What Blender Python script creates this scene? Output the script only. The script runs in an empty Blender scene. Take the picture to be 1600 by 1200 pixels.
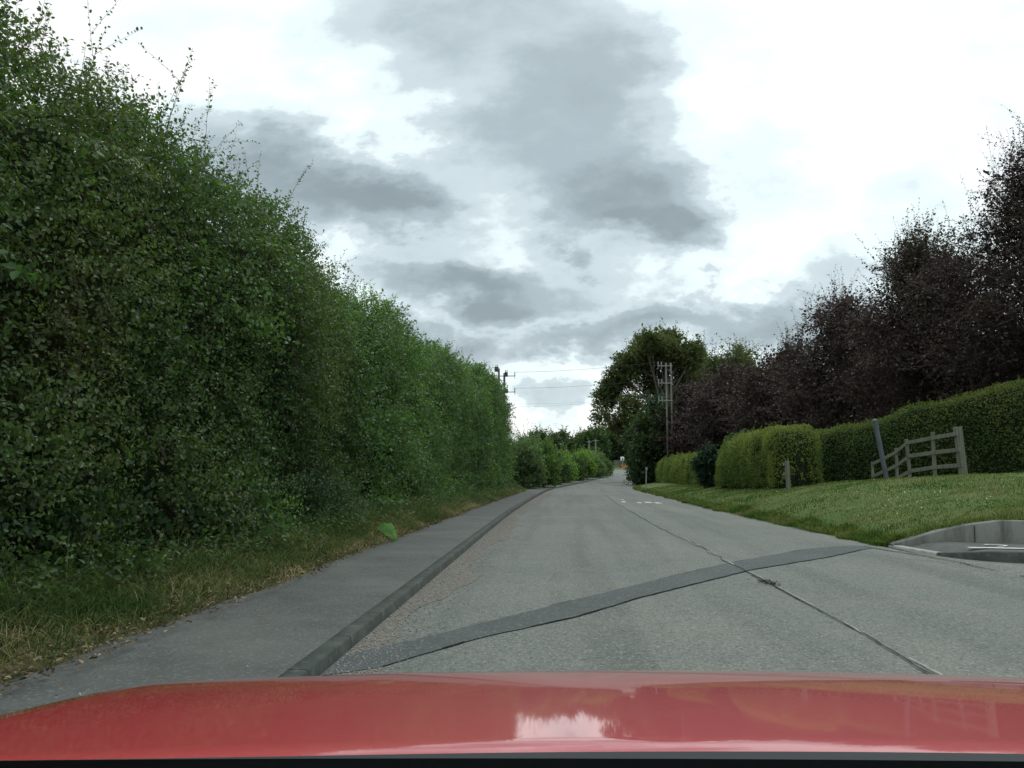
import bpy, bmesh, math, random
import numpy as np
from mathutils import Vector, Matrix
random.seed(7)
RNG = np.random.default_rng(11)
S = bpy.context.scene
COL = S.collection

# ------------------------------------------------------------------ camera
CAM_H = 1.2
PITCH = 6.234
YAW = 3.336
FPX = 1245.0
cam_d = bpy.data.cameras.new("camera")
cam_d.sensor_width = 36
cam_d.lens = 36 * FPX / 1600
cam_d.clip_start = 0.05
cam_d.clip_end = 6000
cam = bpy.data.objects.new("camera", cam_d)
COL.objects.link(cam)
cam.location = (0, 0, CAM_H)
cam.rotation_euler = (math.radians(90 + PITCH), 0, math.radians(YAW))
S.camera = cam

# ------------------------------------------------------------------ world: overcast sky with broken cloud
SUN_ELEV, SUN_ROT = 52, 25
W = bpy.data.worlds.new("World")
S.world = W
W.use_nodes = True
nt = W.node_tree
nt.nodes.clear()
N = nt.nodes.new
Lk = nt.links.new


def nmath(op, a, b=None, c=None, clamp=False, tree=None):
    t = tree or nt
    n = t.nodes.new('ShaderNodeMath')
    n.operation = op
    n.use_clamp = clamp
    for i, v in enumerate((a, b, c)):
        if v is None:
            continue
        if isinstance(v, (int, float)):
            n.inputs[i].default_value = v
        else:
            t.links.new(v, n.inputs[i])
    return n.outputs[0]


tc = N('ShaderNodeTexCoord')
sep = N('ShaderNodeSeparateXYZ')
Lk(tc.outputs['Generated'], sep.inputs[0])
dx, dy, dz = sep.outputs
# direction as a point of the cloud layer seen to the north: u = east/north, v = up/north
yy = nmath('MAXIMUM', dy, 0.12)
u0 = nmath('DIVIDE', dx, yy)
v0 = nmath('DIVIDE', dz, yy)
comb = N('ShaderNodeCombineXYZ')
Lk(u0, comb.inputs[0]); Lk(nmath('MULTIPLY', v0, 1.7), comb.inputs[1])


def wnoise(vec, scale, detail, rough, off=0.0):
    n = N('ShaderNodeTexNoise')
    n.noise_dimensions = '3D'
    n.inputs['Scale'].default_value = scale
    n.inputs['Detail'].default_value = detail
    n.inputs['Roughness'].default_value = rough
    m = N('ShaderNodeMapping')
    m.inputs['Location'].default_value = (off, off * 0.37, off * 1.3)
    Lk(vec, m.inputs[0]); Lk(m.outputs[0], n.inputs['Vector'])
    return n


warp = wnoise(comb.outputs[0], 4.6, 7, 0.6, 3.1)
wsep = N('ShaderNodeSeparateColor')
Lk(warp.outputs['Color'], wsep.inputs[0])
wu = nmath('MULTIPLY', nmath('SUBTRACT', wsep.outputs[0], 0.5), 0.36)
wv = nmath('MULTIPLY', nmath('SUBTRACT', wsep.outputs[1], 0.5), 0.26)
u = nmath('ADD', u0, wu)
v = nmath('ADD', v0, wv)


def uvdir(px, py):
    th, ps = math.radians(PITCH), math.radians(YAW)
    F = np.array([-math.sin(ps) * math.cos(th), math.cos(ps) * math.cos(th), math.sin(th)])
    R = np.array([math.cos(ps), math.sin(ps), 0.0])
    U = np.cross(R, F)
    d = F + R * (px - 800) / FPX + U * (600 - py) / FPX
    return d[0] / d[1], d[2] / d[1]


def lobe(px, py, rx, ry, wgt, tilt=0.0):
    cu, cv = uvdir(px, py)
    a = nmath('SUBTRACT', u, cu)
    b = nmath('SUBTRACT', v, cv)
    ct, st = math.cos(tilt), math.sin(tilt)
    a2 = nmath('ADD', nmath('MULTIPLY', a, ct), nmath('MULTIPLY', b, st))
    b2 = nmath('SUBTRACT', nmath('MULTIPLY', b, ct), nmath('MULTIPLY', a, st))
    a2 = nmath('DIVIDE', a2, rx * 1.12 / FPX)
    b2 = nmath('DIVIDE', b2, ry * 1.14 / FPX)
    r2 = nmath('ADD', nmath('MULTIPLY', a2, a2), nmath('MULTIPLY', b2, b2))
    e = nmath('POWER', 2.71828, nmath('MULTIPLY', nmath('POWER', r2, 1.2), -1.0))
    return nmath('MULTIPLY', e, wgt)


LOBES = [  # cloud banks over the lane: direction, size, darkness, tilt
    (745, 20, 270, 150, 0.50, 0.0), (860, 160, 180, 190, 0.58, -0.35), (960, 300, 150, 120, 0.68, -0.35), (1000, 370, 100, 60, 0.74, -0.2),
    (750, 190, 110, 110, 0.46, 0),
    (440, 275, 170, 95, 0.70, -0.25), (580, 310, 190, 85, 0.80, -0.15), (320, 205, 100, 70, 0.45, 0),
    (760, 440, 230, 55, 0.74, 0.0), (900, 435, 130, 50, 0.40, 0.0),
    (700, 525, 130, 38, 0.62, 0.0), (960, 515, 190, 42, 0.66, 0.08), (1180, 500, 210, 46, 0.66, 0.12),
    (1340, 420, 150, 70, 0.42, 0.35), (1420, 340, 130, 60, 0.28, 0.0), (895, 625, 60, 30, 0.45, 0.0),
    (1160, 250, 50, 90, 0.24, 0.25), (1320, 220, 60, 30, 0.18, 0.0), (1560, 150, 60, 60, 0.17, 0),
    (560, 700, 160, 60, 0.5, 0), (1500, 640, 400, 90, 0.5, 0), (60, 500, 300, 200, 0.45, 0),
]
acc = None
for lb in LOBES:
    o = lobe(*lb)
    acc = o if acc is None else nmath('SMOOTH_MAX', acc, o, 0.22)
fine = wnoise(comb.outputs[0], 5.5, 9, 0.62, 8.4)
dens = nmath('ADD', nmath('SUBTRACT', nmath('MULTIPLY', acc, 1.22), 0.13), nmath('MULTIPLY', nmath('SUBTRACT', fine.outputs[0], 0.5), 0.42))
# elsewhere (overhead, behind) an even broken layer
gen = wnoise(tc.outputs['Generated'], 2.6, 6, 0.55, 1.7)
gd = nmath('MULTIPLY', nmath('SUBTRACT', gen.outputs[0], 0.35), 1.2)
front = N('ShaderNodeMapRange'); front.interpolation_type = 'SMOOTHSTEP'
front.inputs[1].default_value = 0.15; front.inputs[2].default_value = 0.5
Lk(dy, front.inputs[0])
dmix = N('ShaderNodeMix'); dmix.data_type = 'FLOAT'
Lk(front.outputs[0], dmix.inputs[0]); Lk(gd, dmix.inputs[2]); Lk(dens, dmix.inputs[3])
ramp = N('ShaderNodeValToRGB')
cr = ramp.color_ramp
cr.interpolation = 'EASE'
cr.elements[0].position = 0.0; cr.elements[0].color = (1, 1, 1, 1)
cr.elements[1].position = 1.0; cr.elements[1].color = (0.20, 0.25, 0.27, 1)
for p, c in ((0.16, (0.82, 0.94, 0.95)), (0.30, (0.59, 0.69, 0.725)), (0.55, (0.395, 0.475, 0.505)), (0.8, (0.265, 0.325, 0.345))):
    e = cr.elements.new(p); e.color = (*c, 1)
Lk(dmix.outputs[0], ramp.inputs[0])
# overcast is brighter overhead; unseen zenith gain added to light the road
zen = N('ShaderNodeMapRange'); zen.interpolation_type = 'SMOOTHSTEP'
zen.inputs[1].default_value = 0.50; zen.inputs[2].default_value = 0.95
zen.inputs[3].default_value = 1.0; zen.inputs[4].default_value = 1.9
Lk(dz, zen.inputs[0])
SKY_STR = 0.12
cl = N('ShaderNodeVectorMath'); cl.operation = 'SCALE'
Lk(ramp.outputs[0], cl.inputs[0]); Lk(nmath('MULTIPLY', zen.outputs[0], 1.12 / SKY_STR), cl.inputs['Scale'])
sky = N('ShaderNodeTexSky')
sky.sky_type = 'NISHITA'
sky.sun_disc = False
sky.sun_elevation = math.radians(SUN_ELEV)
sky.sun_rotation = math.radians(SUN_ROT)
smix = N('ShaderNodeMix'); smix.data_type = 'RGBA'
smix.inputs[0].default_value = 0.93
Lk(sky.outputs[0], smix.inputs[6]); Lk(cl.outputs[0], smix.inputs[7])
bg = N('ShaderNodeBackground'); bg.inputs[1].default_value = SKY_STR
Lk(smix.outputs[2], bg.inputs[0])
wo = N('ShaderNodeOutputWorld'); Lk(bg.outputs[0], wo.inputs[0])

# ------------------------------------------------------------------ sun behind cloud: weak and very soft
sd = bpy.data.lights.new("sun", 'SUN')
sd.energy = 0.65
sd.angle = math.radians(20)
sd.color = (1.0, 0.96, 0.9)
so = bpy.data.objects.new("sun", sd)
COL.objects.link(so)
_el, _az = math.radians(SUN_ELEV), math.radians(SUN_ROT)
_dir = Vector((math.sin(_az) * math.cos(_el), math.cos(_az) * math.cos(_el), math.sin(_el)))
so.rotation_euler = _dir.to_track_quat('Z', 'Y').to_euler()
so.location = (20, 40, 60)

S.view_settings.view_transform = 'Standard'
S.view_settings.look = 'None'
S.view_settings.gamma = 1
S.view_settings.exposure = 0.0
S.render.engine = 'CYCLES'
S.cycles.max_bounces = 6
S.cycles.diffuse_bounces = 3
S.cycles.glossy_bounces = 3
S.cycles.transmission_bounces = 4
S.cycles.use_denoising = True


# ------------------------------------------------------------------ helpers
def tag(o, label=None, cat=None, group=None, kind=None):
    if label: o['label'] = label
    if cat: o['category'] = cat
    if group: o['group'] = group
    if kind: o['kind'] = kind
    return o


def empty(name, loc, label, cat, group=None):
    o = bpy.data.objects.new(name, None)
    COL.objects.link(o)
    o.location = loc
    o.empty_display_size = 0.3
    return tag(o, label, cat, group)


def child_local(o, parent):
    """parent, keeping world coordinates of mesh data (parent has only a location)."""
    o.parent = parent
    o.matrix_parent_inverse = Matrix.Translation(-Vector(parent.location))
    return o


def fastmesh(name, V, F, mat, parent=None, col=None, smooth=False, k=None):
    """V Nx3, F Mxk index array (or list of arrays of different k)."""
    me = bpy.data.meshes.new(name)
    Fs = F if isinstance(F, list) else [F]
    Fs = [f for f in Fs if len(f)]
    V = np.ascontiguousarray(V, dtype=np.float32)
    me.vertices.add(len(V))
    me.vertices.foreach_set('co', V.ravel())
    nl = sum(f.size for f in Fs); npoly = sum(len(f) for f in Fs)
    me.loops.add(nl)
    me.polygons.add(npoly)
    me.loops.foreach_set('vertex_index', np.concatenate([f.ravel() for f in Fs]).astype(np.int32))
    st = []; off = 0
    for f in Fs:
        st.append(off + np.arange(len(f)) * f.shape[1]); off += f.size
    me.polygons.foreach_set('loop_start', np.concatenate(st).astype(np.int32))
    if smooth:
        me.polygons.foreach_set('use_smooth', np.ones(npoly, dtype=bool))
    me.update(calc_edges=True)
    if col is not None:
        at = me.attributes.new('col', 'FLOAT_COLOR', 'POINT')
        c4 = np.ones((len(V), 4), dtype=np.float32); c4[:, :3] = col
        at.data.foreach_set('color', c4.ravel())
    me.materials.append(mat)
    o = bpy.data.objects.new(name, me)
    COL.objects.link(o)
    if parent is not None:
        child_local(o, parent)
    return o


def norm(a):
    return a / (np.linalg.norm(a, axis=-1, keepdims=True) + 1e-9)


def _hash(i, j, k, seed):
    n = (i * 374761393 + j * 668265263 + k * 2147483647 + seed * 974711) & 0xffffffff
    n = ((n ^ (n >> 13)) * 1274126177) & 0xffffffff
    n = (n ^ (n >> 16)) & 0xffff
    return n / 65535.0


def vnoise(P, seed=0):
    P = np.asarray(P, dtype=np.float64)
    I = np.floor(P).astype(np.int64); f = P - I
    f = f * f * (3 - 2 * f)
    r = 0
    for a in (0, 1):
        wa = f[..., 0] if a else 1 - f[..., 0]
        for b in (0, 1):
            wb = f[..., 1] if b else 1 - f[..., 1]
            for c in (0, 1):
                wc = f[..., 2] if c else 1 - f[..., 2]
                r = r + wa * wb * wc * _hash(I[..., 0] + a, I[..., 1] + b, I[..., 2] + c, seed)
    return r


def fbm(P, seed=0, oct=4):
    """about -0.5..0.5"""
    r = 0; a = 0.5; s = 1.0; P = np.asarray(P, dtype=np.float64)
    for o in range(oct):
        r = r + a * (vnoise(P * s + 17.3 * o, seed + o) - 0.5); a *= 0.5; s *= 2.03
    return r * 1.4


def worley(P, seed=0):
    """distance to the nearest of scattered points (about 0..1)"""
    P = np.asarray(P, dtype=np.float64)
    I = np.floor(P).astype(np.int64); f = P - I
    best = np.full(P.shape[:-1], 9.0)
    for a in (-1, 0, 1):
        for b in (-1, 0, 1):
            for c in (-1, 0, 1):
                i, j, k = I[..., 0] + a, I[..., 1] + b, I[..., 2] + c
                d = (a + _hash(i, j, k, seed) - f[..., 0]) ** 2 + (b + _hash(i, j, k, seed + 71) - f[..., 1]) ** 2 + (c + _hash(i, j, k, seed + 143) - f[..., 2]) ** 2
                best = np.minimum(best, d)
    return np.sqrt(best)


def pal(cols, t, jitter=0.12):
    """palette lookup, t in 0..1, per-element brightness jitter."""
    cols = np.array(cols, dtype=float)
    t = np.clip(t, 0, 0.9999) * (len(cols) - 1)
    i = t.astype(int); f = (t - i)[..., None]
    c = cols[i] * (1 - f) + cols[np.minimum(i + 1, len(cols) - 1)] * f
    return c * (1 + jitter * RNG.standard_normal(c.shape[:-1])[..., None]).clip(0.4, 1.8)


# ------------------------------------------------------------------ materials
def new_mat(name):
    m = bpy.data.materials.new(name)
    m.use_nodes = True
    m.node_tree.nodes.clear()
    out = m.node_tree.nodes.new('ShaderNodeOutputMaterial')
    return m, m.node_tree, out


def principled(t, out, color=None, rough=0.6, spec=0.3, metal=0.0):
    b = t.nodes.new('ShaderNodeBsdfPrincipled')
    if color is not None and not hasattr(color, 'links'):
        b.inputs['Base Color'].default_value = (*color, 1)
    elif color is not None:
        t.links.new(color, b.inputs['Base Color'])
    b.inputs['Roughness'].default_value = rough
    b.inputs['Specular IOR Level'].default_value = spec
    b.inputs['Metallic'].default_value = metal
    t.links.new(b.outputs[0], out.inputs[0])
    return b


def leaf_mat(name, rough=0.5, spec=0.4, trans=0.3, tcol=(1.5, 1.6, 0.7)):
    m, t, out = new_mat(name)
    a = t.nodes.new('ShaderNodeAttribute'); a.attribute_name = 'col'
    b = principled(t, out, a.outputs['Color'], rough, spec)
    tr = t.nodes.new('ShaderNodeBsdfTranslucent')
    mul = t.nodes.new('ShaderNodeMix'); mul.data_type = 'RGBA'; mul.blend_type = 'MULTIPLY'
    mul.inputs[0].default_value = 1
    t.links.new(a.outputs['Color'], mul.inputs[6]); mul.inputs[7].default_value = (*tcol, 1)
    t.links.new(mul.outputs[2], tr.inputs[0])
    mx = t.nodes.new('ShaderNodeMixShader'); mx.inputs[0].default_value = trans
    t.links.new(b.outputs[0], mx.inputs[1]); t.links.new(tr.outputs[0], mx.inputs[2])
    t.links.new(mx.outputs[0], out.inputs[0])
    return m


def noise_mat(name, layers, base, rough=0.8, spec=0.25, bump=None, roughvar=None):
    """layers: list of (kind, scale, detail, (lo,hi), colour or factor). Colour mixes over base by noise mask (object coords = metres)."""
    m, t, out = new_mat(name)
    co = t.nodes.new('ShaderNodeTexCoord')
    cur = None
    rgb = t.nodes.new('ShaderNodeRGB'); rgb.outputs[0].default_value = (*base, 1); cur = rgb.outputs[0]
    for i, (kind, sc, det, lo, hi, colr, amt) in enumerate(layers):
        mp = t.nodes.new('ShaderNodeMapping'); mp.inputs['Location'].default_value = (i * 3.7, i * 1.9, i * 5.1)
        t.links.new(co.outputs['Object'], mp.inputs[0])
        if isinstance(sc, tuple):
            mp.inputs['Scale'].default_value = sc; scale = 1
        else:
            scale = sc
        if kind == 'n':
            n = t.nodes.new('ShaderNodeTexNoise'); n.inputs['Detail'].default_value = det
            n.inputs['Roughness'].default_value = 0.6; o = n.outputs[0]
        else:
            n = t.nodes.new('ShaderNodeTexVoronoi'); o = n.outputs['Color'] if kind == 'vc' else n.outputs['Distance']
        n.inputs['Scale'].default_value = scale
        t.links.new(mp.outputs[0], n.inputs['Vector'])
        mr = t.nodes.new('ShaderNodeMapRange'); mr.inputs[1].default_value = lo; mr.inputs[2].default_value = hi
        mr.inputs[4].default_value = amt
        t.links.new(o, mr.inputs[0])
        mx = t.nodes.new('ShaderNodeMix'); mx.data_type = 'RGBA'
        t.links.new(mr.outputs[0], mx.inputs[0]); t.links.new(cur, mx.inputs[6]); mx.inputs[7].default_value = (*colr, 1)
        cur = mx.outputs[2]
    b = principled(t, out, cur, rough, spec)
    if bump:
        kind, sc, strength, dist = bump
        if kind == 'n':
            n = t.nodes.new('ShaderNodeTexNoise'); n.inputs['Detail'].default_value = 6; o = n.outputs[0]
        else:
            n = t.nodes.new('ShaderNodeTexVoronoi'); o = n.outputs['Distance']
        n.inputs['Scale'].default_value = sc
        t.links.new(co.outputs['Object'], n.inputs['Vector'])
        bp = t.nodes.new('ShaderNodeBump'); bp.inputs['Strength'].default_value = strength
        bp.inputs['Distance'].default_value = dist
        t.links.new(o, bp.inputs['Height']); t.links.new(bp.outputs[0], b.inputs['Normal'])
    return m


def G3(v, warm=0.0):
    return (v * (1 + warm), v, v * (1 - warm))


M = {}
M['road'] = noise_mat('asphalt', [
    ('n', 0.22, 4, 0.42, 0.62, (0.172, 0.175, 0.150), 0.75),
    ('n', (1.6, 0.07, 1), 4, 0.45, 0.64, (0.092, 0.103, 0.093), 0.7),
    ('n', 1.1, 7, 0.50, 0.70, (0.165, 0.162, 0.138), 0.6),
    ('n', 3.4, 7, 0.54, 0.74, (0.095, 0.105, 0.096), 0.6),
    ('vc', 75, 0, 0.62, 0.97, (0.31, 0.32, 0.29), 0.7),
    ('vc', 60, 0, 0.62, 1.0, (0.036, 0.042, 0.038), 0.75),
    ('n', 38, 3, 0.55, 0.75, (0.05, 0.056, 0.052), 0.5),
], (0.132, 0.143, 0.129), 0.85, 0.2, ('v', 80, 0.6, 0.012))
M['patch'] = noise_mat('trench_asphalt', [
    ('n', 1.6, 5, 0.4, 0.7, (0.082, 0.09, 0.088), 0.8),
    ('vc', 60, 0, 0.7, 1.0, (0.24, 0.25, 0.24), 0.6),
    ('n', 40, 3, 0.5, 0.75, (0.05, 0.055, 0.06), 0.5),
], (0.062, 0.070, 0.069), 0.85, 0.2, ('v', 90, 0.4, 0.006))
M['path'] = noise_mat('path_asphalt', [
    ('n', 0.7, 5, 0.42, 0.65, (0.106, 0.114, 0.103), 0.9),
    ('n', 2.2, 6, 0.5, 0.75, (0.042, 0.047, 0.042), 0.8),
    ('n', 5, 6, 0.52, 0.70, (0.105, 0.095, 0.078), 0.55),
    ('v', (1.1, 2.4, 1), 0, 0.35, 0.9, (0.062, 0.068, 0.064), 0.6),
    ('vc', 70, 0, 0.66, 1.0, (0.22, 0.225, 0.215), 0.5),
], (0.076, 0.083, 0.080), 0.85, 0.2, ('n', 60, 0.4, 0.006))
M['kerb'] = noise_mat('weathered_kerb', [
    ('n', 3.0, 6, 0.45, 0.7, (0.09, 0.097, 0.085), 0.8),
    ('n', 12, 5, 0.55, 0.75, (0.16, 0.165, 0.15), 0.5),
    ('n', 40, 3, 0.5, 0.8, (0.03, 0.035, 0.03), 0.5),
], (0.045, 0.054, 0.048), 0.9, 0.2, ('n', 30, 0.5, 0.01))
def add_joints(m, pitch, w, colr):
    t = m.node_tree
    b = [n for n in t.nodes if n.type == 'BSDF_PRINCIPLED'][0]
    src = b.inputs['Base Color'].links[0].from_socket
    co = t.nodes.new('ShaderNodeTexCoord'); sp = t.nodes.new('ShaderNodeSeparateXYZ'); t.links.new(co.outputs['Object'], sp.inputs[0])
    fr = nmath('FRACT', nmath('DIVIDE', sp.outputs[1], pitch, tree=t), tree=t)
    lt = nmath('LESS_THAN', fr, w / pitch, tree=t)
    mx = t.nodes.new('ShaderNodeMix'); mx.data_type = 'RGBA'
    t.links.new(lt, mx.inputs[0]); t.links.new(src, mx.inputs[6]); mx.inputs[7].default_value = (*colr, 1)
    t.links.new(mx.outputs[2], b.inputs['Base Color'])


add_joints(M['kerb'], 0.915, 0.014, (0.015, 0.016, 0.014))
M['kerb_pale'] = noise_mat('pale_kerb', [
    ('n', 4.0, 6, 0.45, 0.7, (0.18, 0.18, 0.165), 0.8),
    ('n', 30, 5, 0.55, 0.75, (0.42, 0.42, 0.39), 0.5),
], (0.30, 0.30, 0.275), 0.9, 0.2, ('n', 30, 0.4, 0.008))
M['grit'] = noise_mat('kerb_grit', [
    ('n', 3.0, 6, 0.45, 0.7, (0.175, 0.158, 0.130), 0.8),
    ('vc', 55, 0, 0.6, 1.0, (0.29, 0.28, 0.255), 0.6),
    ('vc', 35, 0, 0.7, 1.0, (0.08, 0.075, 0.07), 0.7),
], (0.155, 0.147, 0.125), 0.95, 0.15, ('v', 50, 0.8, 0.02))
M['crack'] = noise_mat('crack_tar', [('n', 9, 4, 0.5, 0.7, (0.09, 0.09, 0.08), 0.8)], (0.022, 0.024, 0.022), 0.95, 0.1)
M['joint'] = noise_mat('joint_edge', [('n', 14, 5, 0.45, 0.6, (0.19, 0.19, 0.18), 0.9)], (0.30, 0.30, 0.28), 0.95, 0.1)
M['white_paint'] = noise_mat('worn_white_paint', [('n', 25, 6, 0.56, 0.68, (0.22, 0.22, 0.21), 0.9)], (0.55, 0.55, 0.53), 0.7, 0.3)
M['soil'] = noise_mat('verge_soil', [
    ('n', 2.0, 6, 0.4, 0.65, (0.16, 0.13, 0.075), 0.8),
    ('n', 8, 6, 0.5, 0.7, (0.035, 0.05, 0.02), 0.8),
    ('n', 30, 6, 0.55, 0.75, (0.22, 0.18, 0.11), 0.5)], (0.065, 0.06, 0.035), 0.95, 0.1, ('n', 20, 0.8, 0.04))
M['lawn'] = noise_mat('mown_grass', [
    ('n', 0.35, 5, 0.42, 0.66, (0.105, 0.130, 0.034), 0.75),
    ('n', 1.3, 6, 0.50, 0.72, (0.15, 0.14, 0.05), 0.6),
    ('n', (0.8, 5, 3), 5, 0.5, 0.72, (0.045, 0.085, 0.03), 0.7),
    ('n', 11, 6, 0.48, 0.75, (0.038, 0.068, 0.024), 0.7),
    ('n', 55, 4, 0.55, 0.75, (0.14, 0.20, 0.07), 0.5)], (0.060, 0.104, 0.026), 0.9, 0.15, ('n', 26, 0.9, 0.04))
M['wall'] = noise_mat('stained_concrete', [
    ('n', (2.6, 2.6, 0.35), 6, 0.44, 0.60, (0.065, 0.067, 0.060), 0.9),
    ('n', (3.5, 3.5, 1.2), 6, 0.52, 0.70, (0.20, 0.20, 0.18), 0.7),
    ('n', 20, 6, 0.55, 0.8, (0.08, 0.085, 0.075), 0.6)], (0.165, 0.167, 0.150), 0.92, 0.15, ('n', 18, 0.35, 0.015))
M['bark'] = noise_mat('bark', [('n', (9, 9, 2), 6, 0.45, 0.7, (0.035, 0.03, 0.024), 0.8)], (0.085, 0.075, 0.058), 0.9, 0.15,
                      ('n', 14, 0.7, 0.04))
M['twig'] = noise_mat('twig_bark', [('n', 12, 4, 0.45, 0.7, (0.05, 0.045, 0.03), 0.7)], (0.085, 0.07, 0.045), 0.85, 0.15)
M['inner'] = noise_mat('dark_core_fill', [  # dark filler for the core added inside hedges
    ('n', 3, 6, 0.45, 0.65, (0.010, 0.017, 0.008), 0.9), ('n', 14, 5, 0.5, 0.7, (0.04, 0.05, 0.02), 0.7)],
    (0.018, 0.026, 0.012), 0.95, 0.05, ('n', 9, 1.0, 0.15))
M['wood'] = noise_mat('weathered_wood', [
    ('n', (18, 18, 1.5), 5, 0.45, 0.65, (0.07, 0.072, 0.055), 0.8),
    ('n', 4, 5, 0.5, 0.7, (0.09, 0.11, 0.07), 0.6)], (0.15, 0.152, 0.122), 0.9, 0.15, ('n', 40, 0.3, 0.005))
M['pole_wood'] = noise_mat('creosote_pole', [('n', (9, 9, 0.7), 5, 0.45, 0.65, (0.08, 0.078, 0.065), 0.8)],
                           (0.15, 0.147, 0.125), 0.9, 0.15)
M['dark_metal'] = noise_mat('dark_iron', [('n', 9, 4, 0.5, 0.7, (0.06, 0.055, 0.05), 0.5)], (0.035, 0.035, 0.037), 0.6, 0.4)
M['grey_metal'] = noise_mat('painted_grey_metal', [('n', 5, 5, 0.5, 0.7, (0.05, 0.058, 0.068), 0.7)], (0.078, 0.092, 0.11), 0.55, 0.4)
M['galv'] = noise_mat('galvanised_steel', [('n', 12, 4, 0.45, 0.7, (0.15, 0.165, 0.17), 0.6)], (0.24, 0.26, 0.27), 0.5, 0.5)
M['porcelain'] = noise_mat('insulator', [('n', 8, 3, 0.5, 0.7, (0.30, 0.33, 0.35), 0.5)], (0.5, 0.54, 0.56), 0.3, 0.5)
M['wire'] = noise_mat('wire', [('n', 2, 3, 0.5, 0.7, (0.10, 0.11, 0.11), 0.5)], (0.07, 0.08, 0.08), 0.6, 0.4)
M['black'] = noise_mat('black_plastic', [('n', 120, 3, 0.4, 0.7, (0.022, 0.028, 0.030), 0.6)], (0.014, 0.020, 0.023), 0.75, 0.25)
M['rubber'] = noise_mat('tyre_rubber', [('n', 30, 3, 0.4, 0.7, (0.03, 0.03, 0.03), 0.5)], (0.018, 0.018, 0.018), 0.85, 0.2)
M['rim'] = noise_mat('alloy', [('n', 12, 3, 0.4, 0.7, (0.35, 0.35, 0.36), 0.4)], (0.5, 0.5, 0.52), 0.35, 0.5)
M['sign_white'] = noise_mat('sign_white', [('n', 6, 3, 0.5, 0.8, (0.6, 0.62, 0.62), 0.4)], (0.8, 0.82, 0.82), 0.5, 0.3)
M['barrier'] = noise_mat('orange_plastic', [('n', 6, 3, 0.5, 0.8, (0.35, 0.10, 0.04), 0.4)], (0.55, 0.14, 0.05), 0.6, 0.3)
M['petal'] = noise_mat('petal', [('n', 30, 3, 0.5, 0.8, (0.6, 0.6, 0.5), 0.3)], (0.72, 0.72, 0.66), 0.8, 0.1)
M['stone'] = noise_mat('grit_stone', [('n', 25, 3, 0.4, 0.7, (0.12, 0.115, 0.10), 0.7)], (0.30, 0.29, 0.27), 0.9, 0.1)
M['leaf'] = leaf_mat('leaf', 0.46, 0.30, 0.38)
M['leaf_soft'] = leaf_mat('leaf_soft', 0.6, 0.25, 0.38)
M['leaf_purple'] = leaf_mat('leaf_purple', 0.5, 0.25, 0.24, (1.3, 0.95, 0.8))
M['blade'] = leaf_mat('grass_blade', 0.75, 0.10, 0.35, (1.3, 1.3, 0.8))
M['litter'] = leaf_mat('dead_leaf', 0.8, 0.1, 0.1, (1.0, 0.9, 0.7))


def car_paint():
    m, t, out = new_mat('red_car_paint')
    co = t.nodes.new('ShaderNodeTexCoord')
    n = t.nodes.new('ShaderNodeTexNoise'); n.inputs['Scale'].default_value = 3.0; n.inputs['Detail'].default_value = 5
    t.links.new(co.outputs['Object'], n.inputs['Vector'])
    r = t.nodes.new('ShaderNodeValToRGB')
    r.color_ramp.elements[0].position = 0.35; r.color_ramp.elements[0].color = (0.37, 0.011, 0.017, 1)
    r.color_ramp.elements[1].position = 0.7; r.color_ramp.elements[1].color = (0.41, 0.016, 0.022, 1)
    t.links.new(n.outputs[0], r.inputs[0])
    # dust film
    d = t.nodes.new('ShaderNodeTexNoise'); d.inputs['Scale'].default_value = 160; d.inputs['Detail'].default_value = 4
    t.links.new(co.outputs['Object'], d.inputs['Vector'])
    mr = t.nodes.new('ShaderNodeMapRange'); mr.inputs[1].default_value = 0.4; mr.inputs[2].default_value = 0.8
    mr.inputs[3].default_value = 0.02; mr.inputs[4].default_value = 0.16
    t.links.new(d.outputs[0], mr.inputs[0])
    mx = t.nodes.new('ShaderNodeMix'); mx.data_type = 'RGBA'
    t.links.new(mr.outputs[0], mx.inputs[0]); t.links.new(r.outputs[0], mx.inputs[6]); mx.inputs[7].default_value = (0.38, 0.20, 0.17, 1)
    b = principled(t, out, mx.outputs[2], 0.45, 0.5)
    b.inputs['Coat Weight'].default_value = 1.0
    b.inputs['Coat Roughness'].default_value = 0.035
    b.inputs['Coat IOR'].default_value = 1.5
    return m


M['car'] = car_paint()


# ------------------------------------------------------------------ road geometry (metres; y runs up the lane)
def catmull(P, n=16):
    P = np.array(P, float)
    Q = np.vstack([2 * P[0] - P[1], P, 2 * P[-1] - P[-2]])
    out = []
    for i in range(len(P) - 1):
        a, b, c, d = Q[i:i + 4]
        for k in range(n):
            t = k / n
            out.append(0.5 * (2 * b + (c - a) * t + (2 * a - 5 * b + 4 * c - d) * t * t + (3 * b - a - 3 * c + d) * t ** 3))
    out.append(P[-1])
    return np.array(out)


Lp = [(-1.42, -12, 0), (-1.42, -2, 0), (-1.42, 8, 0), (-1.40, 17, 0), (-1.34, 24, 0), (-1.02, 38, 0), (-.50, 52, 0), (.6, 64, 0), (2.3, 79, .04),
      (4.2, 95, .15), (6.5, 112, .39), (8.4, 128, .79), (8.9, 139, 1.07), (8.0, 149, 1.36), (3.5, 156, 1.45), (-6, 160, 1.5), (-25, 163, 1.5)]
Rp = [(5.35, -12, 0), (5.35, -2, 0), (5.35, 8, 0), (5.05, 16, 0), (4.82, 25, 0), (4.84, 39, 0), (4.9, 51, 0), (5.9, 62, 0), (8.2, 77, .04),
      (10.8, 92, .15), (13.4, 109, .39), (15.6, 125, .79), (16.6, 140, 1.07), (15.3, 155, 1.40), (9, 164, 1.52), (-6, 167.5, 1.55), (-25, 170, 1.55)]
LE = catmull(Lp, 12)
RE = catmull(Rp, 12)
CE = (LE + RE) / 2
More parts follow.
